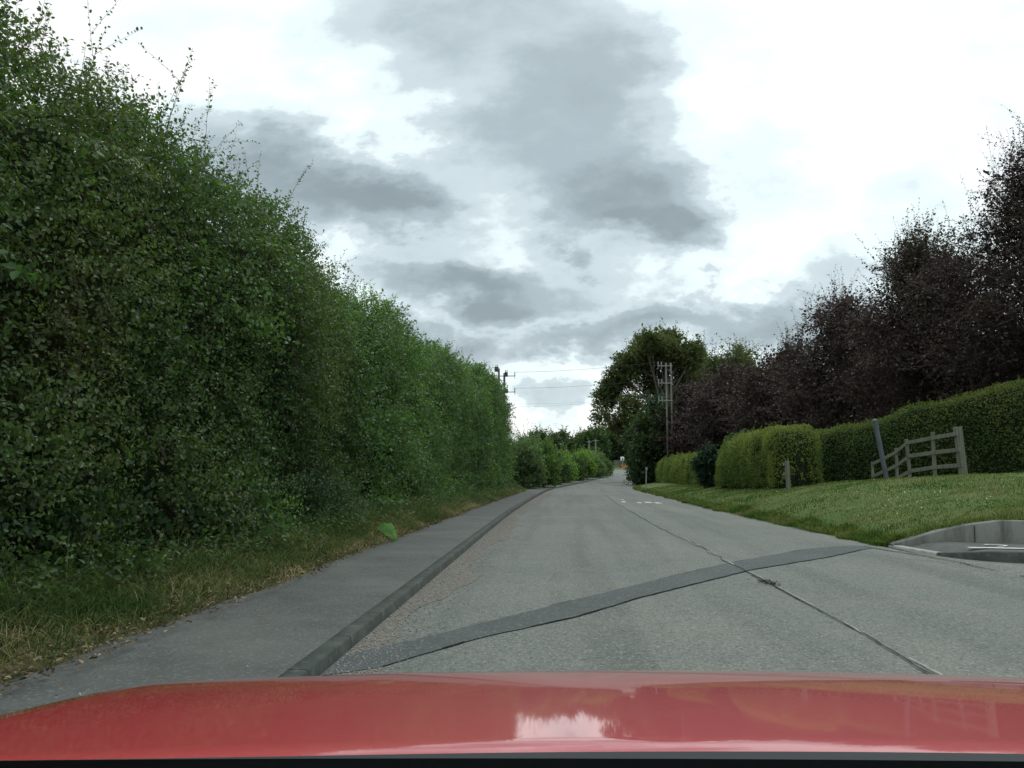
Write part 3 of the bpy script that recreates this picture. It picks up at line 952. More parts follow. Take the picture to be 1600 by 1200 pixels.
def wild_hedge(name, label, path, a, h, dens, leaf, palette, seed, m=12, rich=False, amp=0.35, nsc=0.55, p=0.5, shoots=4.0, shoot_len=(0.5, 1.2),
               spray_len=(0.3, 0.6), cap=1.0, col_noise=0.35, phi=(0.0, 2.4), wr=0.62, mat='leaf', bias=None, group=None, cat='hedge', alt=None, inset=0.55, lump=0.42):
    Sf, sample, Ln = hedge_surface(path, a, h, p, cap, amp, nsc, seed, lump=lump)
    x0, y0 = path[0]
    root = empty(name, (x0, y0, land1(x0, y0)), label, cat, group)
    ncell = int(dens * Ln * (np.mean(h) + np.mean(a)))
    acc = Acc(); tw = Acc()

    def colour(P, m_, extra=0):
        n1 = fbm(P * col_noise, seed + 50, 3) * 1.5 + 0.45 + extra
        t = np.repeat(n1, m_) + RNG.standard_normal(len(P) * m_) * 0.14
        c = pal(palette, t, 0.16)
        if alt is not None:
            acol, thr = alt
            msk = np.repeat(fbm(P * 0.55 + 40, seed + 77, 3), m_) > thr
            c[msk] = pal(acol, RNG.uniform(0, 1, msk.sum()), 0.14)
        return c

    for layer, (frac, ins, sc) in enumerate(((1.0, 0.12, 1.0), (0.75, 0.38, 1.15))):
        n = int(ncell * frac)
        P, Nr, uu, ph = sample(n, phi[0], phi[1], bias)
        # clustering: keep sprays where a mid-frequency noise is high, so the face breaks into tufts
        keep = (fbm(P * 2.3, seed + 9 + layer, 3) + RNG.uniform(-.24, .24, n)) > -0.15
        P, Nr = P[keep], Nr[keep]
        O = P - Nr * ins
        D = norm(Nr * 0.75 + UP * RNG.uniform(-.1, .8, (len(P), 1)) + RNG.standard_normal((len(P), 3)) * 0.45)
        L = RNG.uniform(*spray_len, len(P))
        V, F, k, TP = sprays(O, D, L, m, leaf * sc, (0, 0, -.18), 0.7, rich and layer == 0, wr, 0.55, Nr)
        acc.add(V, F, np.repeat(colour(P, m), k, 0))
        if layer == 0:
            tv, tf = tubes(TP[::2], leaf * .06, leaf * .025); tw.add(tv, tf)
    # larger leaved species growing through in patches
    n = int(ncell * .24)
    P, Nr, uu, ph = sample(n, phi[0], phi[1], bias)
    keep = fbm(P * .8 + 9, seed + 31, 3) > .10
    P, Nr = P[keep], Nr[keep]
    D = norm(Nr * .8 + UP * .2 + RNG.standard_normal((len(P), 3)) * .4)
    V, F, k, TP = sprays(P - Nr * .1, D, RNG.uniform(*spray_len, len(P)) * 1.2, 10, leaf * 1.35, (0, 0, -.3), .7, rich, .8, .6, Nr)
    acc.add(V, F, np.repeat(pal(G_LEAFY, np.repeat(fbm(P, seed + 8, 3) + .4, 10) + RNG.standard_normal(len(P) * 10) * .15, .15), k, 0))
    # stems rising inside
    n = int(Ln * 2)
    us_ = RNG.uniform(.3, Ln - .3, n); q = np.linspace(.06, 1.25, 8)
    UU = us_[:, None] + RNG.uniform(-.6, .6, (n, 1)) * q[None] + RNG.standard_normal((n, 8)) * .04
    TPs = Sf(UU.ravel(), np.tile(q, n), RNG.uniform(.34, .6, n).repeat(8)).reshape(n, 8, 3)
    tv, tf = tubes(TPs, RNG.uniform(.012, .035, n), .006, 5)
    tw.add(tv, tf)
    if shoots:
        n = int(shoots * Ln)
        P, Nr, uu, ph = sample(n, 0.9, 2.1)
        D = norm(UP * 1.1 + Nr * 0.35 + RNG.standard_normal((n, 3)) * 0.28)
        L = RNG.uniform(*shoot_len, n) * RNG.uniform(0.5, 1, n)
        mm = int(m * 2.3)
        V, F, k, TP = sprays(P - UP * .2, D, L, mm, leaf * .9, (0.05, 0, -.10), 0.72, rich, wr, 0.4)
        acc.add(V, F, np.repeat(colour(P, mm, 0.15), k, 0))
        tv, tf = tubes(TP, leaf * .10, leaf * .03); tw.add(tv, tf)
        # side twigs on each shoot
        for q in (1, 2):
            O2 = TP[:, q]; D2 = norm(D * .6 + RNG.standard_normal((n, 3)) * .6)
            V, F, k, TP2 = sprays(O2, D2, L * .4, m, leaf * .85, (0, 0, -.08), 0.7, rich, wr, 0.4)
            acc.add(V, F, np.repeat(colour(P, m, 0.15), k, 0))
            tv, tf = tubes(TP2, leaf * .06, leaf * .02); tw.add(tv, tf)
    fo = acc.build('foliage', M[mat], root)
    tw.build('twigs', M['twig'], root)
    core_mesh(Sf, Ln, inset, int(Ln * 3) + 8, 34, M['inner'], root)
    return root, Sf, sample, Ln


def clipped_hedge(name, label, path, a, h, dens, leaf, palette, seed, amp=0.07, p=0.32, cap=0.8, phi=(0.0, math.pi), group=None, top=None, sprig=14,
                  mat='leaf_soft', face=None):
    Sf, sample, Ln = hedge_surface(path, a, h, p, cap, amp, 0.9, seed)
    x0, y0 = path[0]
    root = empty(name, (x0, y0, land1(x0, y0)), label, 'hedge', group)
    acc = Acc(); tw = Acc()
    n = int(dens * Ln * (np.mean(h) * 2 + np.mean(a) * 2))
    P, Nr, uu, ph = sample(n, *phi)
    O = P - Nr * RNG.uniform(-0.05, 0.14, (n, 1))
    A = norm(Nr * .5 + RNG.standard_normal((n, 3)) * .7 + UP * .2)
    Nn = norm(Nr * .7 + UP * .5 + RNG.standard_normal((n, 3)) * .5)
    ls = leaf * RNG.uniform(.7, 1.4, n)
    V, F, k = leaf_geo(O, A, Nn, ls, ls * .62)
    hh = np.sin(ph)
    t = fbm(P * 0.8, seed + 3, 4) * 1.3 + 0.42 + RNG.standard_normal(n) * .15
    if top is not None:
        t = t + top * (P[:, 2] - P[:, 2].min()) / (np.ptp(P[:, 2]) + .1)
    acc.add(V, F, np.repeat(pal(palette, t, .15), k, 0))
    m = 8; n2 = int(sprig * Ln)
    P, Nr, uu, ph = sample(n2, 0.7, 2.4)
    D = norm(UP + RNG.standard_normal((n2, 3)) * .35)
    V, F, k, TP = sprays(P, D, RNG.uniform(.06, .28, n2), m, leaf, (0, 0, 0), .6, False)
    acc.add(V, F, np.repeat(pal(palette, RNG.uniform(.5, 1, n2 * m), .15), k, 0))
    tv, tf = tubes(TP, leaf * .08, leaf * .03); tw.add(tv, tf)
    acc.build('foliage', M[mat], root)
    tw.build('sprays', M['twig'], root)
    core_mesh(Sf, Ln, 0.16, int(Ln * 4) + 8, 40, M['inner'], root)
    return root, Sf, sample, Ln


# greens (base colours)
G_HAW = [(0.030, 0.066, 0.027), (0.042, 0.088, 0.032), (0.058, 0.112, 0.036), (0.080, 0.128, 0.040), (0.095, 0.112, 0.042)]
G_HAZ = [(0.060, 0.135, 0.036), (0.090, 0.19, 0.045), (0.125, 0.245, 0.055), (0.165, 0.29, 0.07)]
G_LEAFY = [(0.050, 0.108, 0.038), (0.070, 0.145, 0.044), (0.10, 0.19, 0.052)]
G_FIELD = [(0.042, 0.095, 0.036), (0.062, 0.128, 0.042), (0.085, 0.165, 0.048)]

# near tall hawthorn hedge (left), three species runs
PEc = lambda y: float(np.interp(y, [0, 6, 9, 16, 30, 44, 50], [-4.60, -4.42, -4.02, -3.50, -3.15, -2.85, -2.75]))
THK = 1.5
def hp(y): return (PEc(y) - THK, y)
wild_hedge('hawthorn_hedge', 'tall unclipped dark hawthorn hedge nearest the car', [hp(1.0), hp(4), hp(8), hp(12), hp(15)], THK,
           [5.35, 5.2, 4.85, 4.9, 4.6], 135, 0.046, G_HAW, 101, m=13, rich=True, shoots=26, shoot_len=(.5, 1.7), alt=(G_HAZ, 0.33), cap=.8,
           amp=.36, lump=.5)
wild_hedge('hazel_hedge', 'tall mid green hazel and hawthorn stretch beyond the darkest hedge', [hp(14), hp(18), hp(22), hp(27), hp(30)], THK,
           [4.5, 4.9, 4.6, 5.0, 4.8], 75, 0.062, G_FIELD, 140, m=11, shoots=13, shoot_len=(.5, 1.3), alt=(G_HAZ, 0.20), cap=.8, amp=.36, lump=.5)
wild_hedge('maple_hedge', 'bright green field maple hedge ending below the twin wooden poles', [hp(29), hp(33), hp(38), hp(42), hp(45.5)], THK,
           [4.95, 5.2, 5.5, 5.8, 5.6], 50, 0.080, [(0.046, 0.10, 0.036), (0.066, 0.136, 0.042), (0.10, 0.185, 0.05)], 170, m=11, shoots=10, shoot_len=(.5, 1.3), alt=(G_HAZ, 0.16), cap=1.2, amp=.34, lump=.45)

# ------------------------------------------------------------------ bushes beyond the tall hedge, along the footpath
def tree(name, label, cat, xy, blobs, nspray, m, leaf, palette, seed, spray_len=(.4, .9), flat=0.35, trunk=None, group=None, mat='leaf', wr=.65,
         droop=-.12, spread=.6, shell=(0.55, 1.02), twigs=True, col_noise=.3, top_shoots=0, inner=0.0, zbase=None, alt=None, lean=(0, 0), clump=0.0):
    """blobs: (dx,dy,z,rx,ry,rz) relative to the foot"""
    x0, y0 = xy
    z0 = land1(x0, y0) if zbase is None else zbase
    root = empty(name, (x0, y0, z0), label, cat, group)
    B = np.array(blobs, float)
    cen = B[:, :3] + np.array([x0, y0, z0]); rad = B[:, 3:]
    area = (rad[:, 0] * rad[:, 2] + rad[:, 0] * rad[:, 1] + rad[:, 1] * rad[:, 2])
    cnt = RNG.multinomial(nspray, area / area.sum())
    O = []; D = []
    for c, r, n in zip(cen, rad, cnt):
        d = norm(RNG.standard_normal((n, 3)))
        s = RNG.uniform(shell[0], shell[1], (n, 1))
        s *= 1 + fbm(d * 1.8 + c, seed, 3)[:, None] * 0.7
        O.append(c + d * r * s)
        dd = d.copy(); dd[:, 2] = dd[:, 2] * (1 - flat) + 0.12
        D.append(dd)
    O = np.concatenate(O); D = np.concatenate(D)
    ok = O[:, 2] > z0 + 0.05
    if clump:
        ok &= (fbm(O * clump, seed + 5, 3) + RNG.uniform(-.16, .16, len(O))) > -0.10
    O, D = O[ok], D[ok]
    D = norm(D + RNG.standard_normal(D.shape) * .4)
    L = RNG.uniform(*spray_len, len(O))
    acc = Acc(); tw = Acc()

    def colr(P, m_):
        t = np.repeat(fbm(P * col_noise, seed + 50, 3) * 1.4 + .45, m_) + RNG.standard_normal(len(P) * m_) * .15
        c = pal(palette, t, .16)
        if alt is not None:
            msk = np.repeat(fbm(P * 0.35 + 40, seed + 77, 3), m_) > alt[1]
            c[msk] = pal(alt[0], RNG.uniform(0, 1, msk.sum()), .14)
        return c
    V, F, k, TP = sprays(O - D * L[:, None] * .5, D, L, m, leaf, (0, 0, droop), spread, False, wr, .7)
    acc.add(V, F, np.repeat(colr(O, m), k, 0))
    if twigs:
        tv, tf = tubes(TP, leaf * .09, leaf * .03); tw.add(tv, tf)
    if top_shoots:
        n = top_shoots
        i = RNG.integers(len(O), size=n * 6)
        i = i[np.argsort(-(O[i, 2] + RNG.uniform(0, 2.5, len(i))))][:n]
        DD = norm(UP + RNG.standard_normal((n, 3)) * .35)
        LL = RNG.uniform(.5, 1.3, n) * spray_len[1]
        V, F, k, TP = sprays(O[i], DD, LL * 1.4, int(m * 1.6), leaf * .9, (0, 0, -.05), .7, False, wr, .4)
        acc.add(V, F, np.repeat(colr(O[i], int(m * 1.6)), k, 0))
        tv, tf = tubes(TP, leaf * .07, leaf * .03); tw.add(tv, tf)
    if inner:
        ni = int(nspray * inner)
        cnt = RNG.multinomial(ni, area / area.sum())
        Oi = np.concatenate([c + norm(RNG.standard_normal((n, 3))) * r * RNG.uniform(.1, .7, (n, 1)) for c, r, n in zip(cen, rad, cnt)])
        Oi = Oi[Oi[:, 2] > z0]
        V, F, k, _ = sprays(Oi, norm(RNG.standard_normal(Oi.shape)), np.full(len(Oi), spray_len[1]), m, leaf * 1.5, (0, 0, 0), .6, False, .8, .5)
        acc.add(V, F, np.repeat(colr(Oi, m), k, 0))
    acc.build('crown', M[mat], root)
    # trunk and limbs
    tk = Acc()
    hmax = float((B[:, 2] + B[:, 5] * .6).max())
    tr = trunk if trunk else 0.06 + hmax * .012
    K = 8
    tt_ = np.linspace(0, 1, K)
    th = float(np.quantile(B[:, 2], .75))
    main = np.stack([x0 + lean[0] * tt_ + .15 * np.sin(tt_ * 5) * tr * 2, y0 + lean[1] * tt_, z0 - .3 + tt_ * (th + .3)], -1)[None]
    tv, tf = tubes(main, tr, tr * .35, 8); tk.add(tv, tf)
    n = len(B)
    f = RNG.uniform(.25, .8, n)
    zs = np.minimum(z0 - .3 + f * (th + .3), np.maximum(cen[:, 2] - .2 * rad[:, 2], z0 + .2))
    f2 = (zs - z0 + .3) / (th + .3)
    st_ = np.stack([x0 + lean[0] * f2, y0 + lean[1] * f2, zs], -1)
    q = np.linspace(0, 1, 6)[None, :, None]
    LM = st_[:, None] * (1 - q) + (cen + rad * .3 * norm(RNG.standard_normal((n, 3))))[:, None] * q + np.array([0, 0, 1.]) * (np.sin(q * np.pi) * .12 * rad[:, None, 2:3])
    tv, tf = tubes(LM, tr * .4, tr * .12, 5); tk.add(tv, tf)
    for rep in range(3):
        en_ = cen + rad * .85 * norm(RNG.standard_normal((n, 3)))
        q2 = np.linspace(0, 1, 5)[None, :, None]
        LM2 = LM[:, 3 + rep % 2][:, None] * (1 - q2) + en_[:, None] * q2
        tv, tf = tubes(LM2, tr * .2, tr * .06, 4); tk.add(tv, tf)
    tk.build('trunk', M['bark'], root, True)
    if twigs or top_shoots:
        tw.build('twigs', M['twig'], root)
    return root


def envelope(n, R, Rz, zc, seed, low=0.0, frac=.42, dome=.0, jit=.12):
    """n overlapping blobs filling an ellipsoidal crown"""
    r = np.random.default_rng(seed)
    out = []
    ga = 2.39996
    for i in range(n):
        t = (i + .5) / n
        zz = 1 - 2 * t
        rr = math.sqrt(max(0, 1 - zz * zz))
        a = i * ga + r.uniform(-.3, .3)
        k = r.uniform(.52, .80)
        f = frac * r.uniform(.8, 1.2)
        z = zc + zz * Rz * k
        if zz < 0: rr = rr * .6 + .4 * math.sqrt(max(0, 1 - (zz * .5) ** 2))
        z = max(z, low + Rz * f * .6)
        out.append((math.cos(a) * rr * R[0] * k, math.sin(a) * rr * R[1] * k, z, R[0] * f, R[1] * f, Rz * f * r.uniform(.8, 1.05)))
    out.append((0, 0, zc, R[0] * .5, R[1] * .5, Rz * .5))
    return out


def bush(label, px, Y, top_py, R, seed, palette, n, leaf=.11, m=9, name='hedgerow_bush', group='bushes lining the far footpath', tall=None):
    p = at(px, 736, Y)
    z0 = land1(p.x, Y)
    H = at(px, top_py, Y).z - z0
    return tree(name, label, 'bush', (p.x, Y), envelope(11, (R, R * 1.3), H * .56, H * .50, seed, .0, .5), n, m, leaf, palette, seed,
                (.3, .7), .2, group=group, top_shoots=int(n * .035), inner=.4, trunk=.07, clump=.9, mat='leaf_soft')


G_DARK = [(0.020, 0.040, 0.018), (0.028, 0.055, 0.022), (0.038, 0.068, 0.026)]
G_MID = [(0.035, 0.070, 0.025), (0.050, 0.095, 0.030), (0.070, 0.120, 0.038)]
G_LIME = [(0.10, 0.18, 0.05), (0.14, 0.25, 0.06), (0.19, 0.31, 0.075)]
G_GREY = [(0.09, 0.15, 0.072), (0.115, 0.185, 0.084), (0.145, 0.22, 0.095)]
bush('grey green rounded bush just past the end of the tall left hedge', 812, 51, 688, 1.5, 201, G_GREY, 2600, .10)
bush('darker bush with a lime top, second beyond the tall left hedge', 838, 58, 694, 1.7, 202, [(0.06,.11,.036),(.085,.15,.045),(.11,.20,.05)], 2600, .11)
bush('dark green bush where the far footpath begins to curve', 853, 66, 708, 1.6, 203, G_DARK, 2000, .12)
bush('lime leaved bush halfway along the curving far footpath', 868, 75, 713, 1.9, 204, G_LIME, 2000, .13)
bush('mid green bush in front of the lime bushes on the far bend', 886, 86, 715, 1.9, 205, G_MID, 1800, .14)
bush('tallest lime bush below the distant twin poles', 902, 95, 709, 2.4, 206, G_LIME, 2200, .15)
bush('pale green bush behind the distant twin poles', 919, 106, 710, 2.6, 207, G_GREY, 2000, .16)
bush('last green bush before the far bend of the lane', 931, 117, 713, 2.3, 208, G_MID, 1800, .17)

G_FAR = [(0.040, 0.066, 0.034), (0.054, 0.084, 0.040), (0.068, 0.100, 0.046)]  # distant greens lightened in the colour, in place of depth haze
# ------------------------------------------------------------------ far trees
def bgtree(label, px, Y, top_py, Rpx, seed, palette, n=1500, leaf=.4, m=8, name='background_tree', low=.12, gaps=.5, group='trees far behind the bend', inner=.5, base=None, droop=-.1, alt=None):
    p = at(px, 736, Y)
    z0 = land1(p.x, Y)
    H = at(px, top_py, Y).z - z0
    R = Rpx / FPX * Y
    zc = H * (.5 + low / 2); Rz = H * (.5 - low / 2)
    return tree(name, label, 'tree', (p.x, Y), envelope(16, (R, R), Rz * 1.02, zc, seed, H * low * .5, .40), n, m, leaf, palette, seed, (.8, 1.8), .3,
                group=group, inner=inner, trunk=.3, clump=gaps, top_shoots=60, droop=droop, alt=alt)


bgtree('dark pointed tree far beyond the left bushes', 843, 190, 674, 15, 301, G_FAR, 1500, .38)
bgtree('dark tree rising between the pointed tree and the feathery tree', 862, 200, 684, 14, 302, G_FAR, 1300, .4)
bgtree('feathery topped tree in the gap of bright sky', 877, 205, 676, 10, 303, G_MID, 1100, .38)
bgtree('rounded tree with sky holes left of the distant poles', 903, 195, 684, 20, 304, G_FAR, 1500, .4, gaps=.35)
bgtree('small dark tree low above the lime bushes', 888, 230, 704, 26, 315, G_FAR, 900, .45)
bgtree('low dark tree behind the grey green bush', 832, 215, 706, 26, 316, G_FAR, 900, .45)
bgtree('tall mid green tree directly behind the distant twin poles', 928, 180, 672, 24, 305, G_MID, 1800, .36)
bgtree('dark tree overhanging the far verge left of the fence panels', 950, 186, 668, 24, 306, G_FAR, 2000, .36, low=.0)
bgtree('dark tree behind the far wooden fence panels', 972, 188, 662, 26, 307, G_FAR, 2000, .36, low=.0)
bgtree('dark tree closing the view right of the far white sign', 1002, 186, 655, 28, 308, G_FAR, 1800, .36, low=.0)

# big tree right of the bend
pT = at(1012, 736, 84)
zT = land1(pT.x, 84)
H = at(1012, 513, 84).z - zT
def rel(px, py, dy, r, rz=None, Y0=84, p0=pT, z0=zT):
    q = at(px, py, Y0 + dy)
    s = (Y0 + dy) / FPX
    return (q.x - p0.x, dy, q.z - z0, r * s, r * s * .9, (rz or r) * s)
oak = [rel(1035, 545, 0, 34, 26), rel(1000, 560, 1, 34, 26), rel(1062, 565, 1, 30, 26), rel(970, 590, 0, 26, 22), rel(948, 622, 1, 22, 20), rel(938, 650, -1, 18, 14),
       rel(1078, 600, 2, 30, 30), rel(1020, 600, 3, 38, 30), rel(985, 635, -2, 26, 20), rel(1050, 640, 2, 40, 36), rel(1000, 670, 2, 42, 30), rel(1012, 532, -2, 24, 16),
       rel(1048, 530, 3, 22, 14), rel(962, 662, 2, 22, 14), rel(1085, 560, -1, 16, 20), rel(978, 566, 0, 24, 20), rel(956, 600, 1, 20, 18), rel(1082, 545, 0, 20, 18), rel(1012, 548, 3, 36, 24), rel(1060, 690, 2, 45, 35)]
OAKC = [(0.055, 0.078, 0.030), (0.072, 0.098, 0.034), (0.092, 0.110, 0.038), (0.105, 0.098, 0.040)]
tree('sycamore_tree', 'tall domed tree with sky holes standing right of the bend', 'tree', (pT.x + 2.2, 84), [(b[0] - 2.2,) + b[1:] for b in oak], 8000, 9, .21, OAKC, 320,
     (.5, 1.2), .35, trunk=.42, inner=.22, top_shoots=60, clump=.42, col_noise=.2, mat='leaf_soft', shell=(.5, 1.0), zbase=zT)
# ivy covered dark tree at its foot, hanging over the road edge
pI = at(1022, 736, 67); zI = land1(pI.x, 67)
relI = lambda px, py, dy, r, rz=None: rel(px, py, dy, r, rz, 67, pI, zI)
ivy = [relI(1010, 735, 0, 30, 28), relI(1040, 735, 1, 26, 28), relI(1008, 700, 0, 28, 28), relI(1038, 695, 0, 30, 30), relI(1015, 665, 1, 28, 24), relI(1042, 655, 1, 26, 24),
       relI(1025, 635, 2, 22, 18), relI(1002, 725, 2, 22, 26), relI(995, 680, 3, 20, 18), relI(1003, 745, 4, 22, 16)]
tree('ivy_clad_tree', 'dark ivy clad tree hanging over the right road edge', 'tree', (pI.x, 67), ivy, 4200, 9, .15, G_DARK, 330, (.4, .9), .2, inner=.5, top_shoots=60,
     clump=.8, alt=(G_MID, .2), zbase=zI)
bgtree('green tree with yellowing top between the big domed tree and the purple trees', 1150, 96, 540, 52, 340,
       [(0.045, 0.07, 0.026), (0.07, 0.10, 0.032), (0.10, 0.12, 0.04)], 3200, .25, name='lime_tree', gaps=.5, group=None)
bgtree('green tree just showing behind the shoulder of the big domed tree', 1095, 104, 548, 36, 341, G_MID, 2000, .25, name='ash_tree', gaps=.5, group=None)

# copper beeches
BEECH = [(0.026, 0.020, 0.019), (0.036, 0.026, 0.025), (0.048, 0.034, 0.031), (0.060, 0.042, 0.036)]
BEECH_G = [(0.042, 0.044, 0.026), (0.056, 0.054, 0.030)]


def beech(label, px, Y, top, Rpx, seed, n, leaf, blobs=30, low=.10, m=12, alt=.26):
    p = at(px, 736, Y)
    z0 = land1(p.x, Y)
    H = at(px, top, Y).z - z0
    R = Rpx / FPX * Y
    E_ = []
    r = np.random.default_rng(seed)
    # conical-oval crown of layered plates
    for i in range(blobs):
        t = (i + .5) / blobs
        z = H * (low + (1 - low) * t * .93)
        prof = math.sin(math.pi * min(1, (.16 + .84 * t)) ** 1.15) ** .7
        a = i * 2.39996 + r.uniform(-.4, .4)
        k = R * prof * r.uniform(.45, .80)
        E_.append((math.cos(a) * k, math.sin(a) * k, z, R * (.22 + .30 * prof), R * (.22 + .30 * prof), H * .062 * r.uniform(.8, 1.4)))
        if i % 3 == 0:
            E_.append((math.cos(a + 2) * k * .3, math.sin(a + 2) * k * .3, z, R * .42 * prof, R * .42 * prof, H * .10))
    return tree('copper_beech', label, 'tree', (p.x, Y), E_, n, m, leaf, BEECH, seed, (.5, 1.3), .55, trunk=.28, group='copper beeches behind the right hedge', mat='leaf_purple',
                inner=.25, top_shoots=int(n * .025), clump=.62, droop=-.10, spread=.55, alt=(BEECH_G, alt), col_noise=.35)


beech('darkest and tallest copper beech, cut off by the right edge', 1665, 30, 205, 165, 401, 11000, .085)
beech('copper beech with wispy top left of the darkest one', 1460, 36, 352, 112, 402, 9500, .085, alt=.16)
beech('copper beech with a pointed shoulder above the gate post', 1335, 43, 455, 112, 403, 6500, .10)
beech('smaller copper beech above the rounded hedge block', 1240, 50, 540, 98, 404, 5500, .115)
beech('copper beech above the dark conifer shrub', 1150, 57, 572, 82, 405, 4500, .13)
beech('furthest copper beech, beside the twin wooden poles', 1088, 66, 602, 56, 406, 3400, .15)
beech('copper beech filling in low behind the leaning grey pole', 1420, 48, 540, 120, 407, 4500, .13, low=.02)
beech('low copper beech behind the tall right hedge', 1560, 42, 500, 130, 408, 4500, .12, low=.02)

# ------------------------------------------------------------------ clipped hedges on the right
PRIV = [(0.050, 0.086, 0.024), (0.080, 0.122, 0.030), (0.115, 0.158, 0.038), (0.155, 0.182, 0.045)]
HBE = [(0.034, 0.064, 0.022), (0.052, 0.090, 0.027), (0.082, 0.120, 0.032), (0.115, 0.140, 0.040)]
clipped_hedge('privet_hedge', 'clipped yellow green hedge block behind the old gate post', [(7.9, 26.6), (7.9, 29), (7.75, 32), (7.6, 35.2)], .85, [1.95, 2.05, 2.0, 1.9], 800, .058,
              PRIV, 501, amp=.22, p=.42, top=.28)
clipped_hedge('privet_hedge', 'low yellow green clipped hedge beside the foot of the twin poles', [(8.0, 40.5), (8.0, 47), (8.1, 55), (8.3, 62)], .8, [1.55, 1.6, 1.65, 1.6], 330, .085,
              PRIV, 502, amp=.22, p=.5, top=.25)
clipped_hedge('hornbeam_hedge', 'long dark green clipped hedge climbing behind the wooden fence', [(8.3, 34.5), (10.3, 31.5), (12.9, 27.6), (15.2, 25.6), (19.5, 24.0)], .9,
              [1.9, 1.95, 2.55, 3.1, 3.4], 640, .060, HBE, 503, amp=.22, p=.40, top=.35, phi=(0.0, math.pi))
# dark conifer shrub between the two yellow hedges
pc = at(1106, 736, 37.8)
tree('conifer_shrub', 'dark narrow conifer shrub between the two yellow green hedges', 'shrub', (pc.x, 37.8), envelope(9, (.55, .6), 1.05, 1.05, 510, 0, .55), 1100, 9, .07,
     [(0.014, 0.034, 0.022), (0.022, 0.046, 0.028)], 510, (.15, .3), .0, inner=.6, trunk=.06, top_shoots=20)
pc = at(1142, 736, 38.6)
tree('elder_bush', 'leafy green elder growing up behind the conifer shrub', 'bush', (pc.x + .6, 38.6), envelope(9, (.9, .8), 1.2, 1.35, 511, 0, .5), 700, 9, .10, G_MID, 511, (.25, .5), .1,
     inner=.5, trunk=.05, top_shoots=25)

# ------------------------------------------------------------------ grass and small growth
def blades(n, P, hgt, wid, palette, seed, lean=.5, name='grass', label='', group=None, tcol=None, root_sink=.02):
    n = len(P)
    a = RNG.uniform(0, 2 * np.pi, n)
    dr = np.stack([np.cos(a), np.sin(a), np.zeros(n)], -1)
    sd_ = np.stack([-np.sin(a), np.cos(a), np.zeros(n)], -1)
    L = lean * RNG.uniform(.2, 1.4, n)
    h = hgt[:, None]
    w = wid[:, None] * .5
    p0 = P - UP * root_sink
    p1 = p0 + UP * h * .5 + dr * h * (L * .28)[:, None]
    p2 = p0 + UP * h * .85 + dr * h * (L * .75)[:, None]
    p3 = p0 + UP * h * (1 - .25 * np.minimum(L, 1.5))[:, None] + dr * h * (L * 1.15)[:, None]
    V = np.stack([p0 - sd_ * w, p0 + sd_ * w, p1 - sd_ * w * .9, p1 + sd_ * w * .9, p2 - sd_ * w * .55, p2 + sd_ * w * .55, p3], 1).reshape(-1, 3)
    b = (np.arange(n) * 7)[:, None]
    F4 = np.concatenate([b + np.array([[0, 1, 3, 2]]), b + np.array([[2, 3, 5, 4]])])
    F3 = b + np.array([[4, 5, 6]])
    t = fbm(P * np.array([1.2, 1.2, 0]), seed, 4) * 1.6 + .42 + RNG.standard_normal(n) * .22
    c = np.repeat(pal(palette, t, .15), 7, 0)
    o = fastmesh(name, V, [F4, F3], M['blade'], None, c)
    return tag(o, label, 'grass', kind='stuff')


def verge_pts(n, y0, y1, t0, t1, pw_=1.0, power=1.0):
    """points over the left verge: t=0 path edge, t=1 hedge foot"""
    y = y0 + (y1 - y0) * RNG.uniform(0, 1, n) ** power
    xe = np.interp(y, PATH_EDGE[:, 1], PATH_EDGE[:, 0])
    xh = np.array([PEc(q) for q in np.minimum(y, 46)]) + .1
    t = RNG.uniform(t0, t1, n) ** pw_ if t0 >= 0 else RNG.uniform(t0, t1, n)
    x = xe + (xh - xe) * t
    return np.stack([x, y, 0.12 + 0.04 * t + 0 * y], -1), t


GR_MIX = [(0.045, 0.085, 0.024), (0.08, 0.12, 0.035), (0.16, 0.165, 0.07), (0.28, 0.25, 0.13), (0.38, 0.33, 0.20)]
GR_GREEN = [(0.03, 0.065, 0.02), (0.05, 0.095, 0.028), (0.075, 0.125, 0.035), (0.14, 0.15, 0.06)]
P, t = verge_pts(62000, 1, 46, 0.0, 1.25, 1, 1.9)
kp = RNG.uniform(0, 1, len(P)) < .15 + .85 * smooth(.02, .45, t + .5 * fbm(P * np.array([1.5, 1.5, 0]), 70, 3))
P, t = P[kp], t[kp]
h = (.10 + .26 * np.clip(t, 0, 1)) * RNG.uniform(.5, 1.4, len(P)) * (1 + fbm(P * np.array([.9, .9, 0]), 71, 3))
h *= 1 - .35 * (t < .12)
h *= .8
blades(0, P, h, RNG.uniform(.004, .008, len(P)) * (1 + P[:, 1] / 25), GR_GREEN, 71, 1.1, 'verge_grass', 'long green grass leaning out over the footpath edge')
P, t = verge_pts(46000, 1, 46, -0.03, .95, 1, 1.7)
h = (.06 + .24 * np.clip(t, 0, 1)) * RNG.uniform(.5, 1.5, len(P))
blades(0, P, h, RNG.uniform(.003, .006, len(P)) * (1 + P[:, 1] / 25), GR_MIX, 72, 1.5, 'dry_grass', 'straw coloured dry grass along the footpath edge')
P, t = verge_pts(420, 3, 24, .5, 1.1)
blades(0, P, RNG.uniform(.4, .75, len(P)), np.full(len(P), .004), GR_MIX[1:4], 73, 1.1, 'dry_grass', 'tall pale seeding grass stems against the hedge foot')
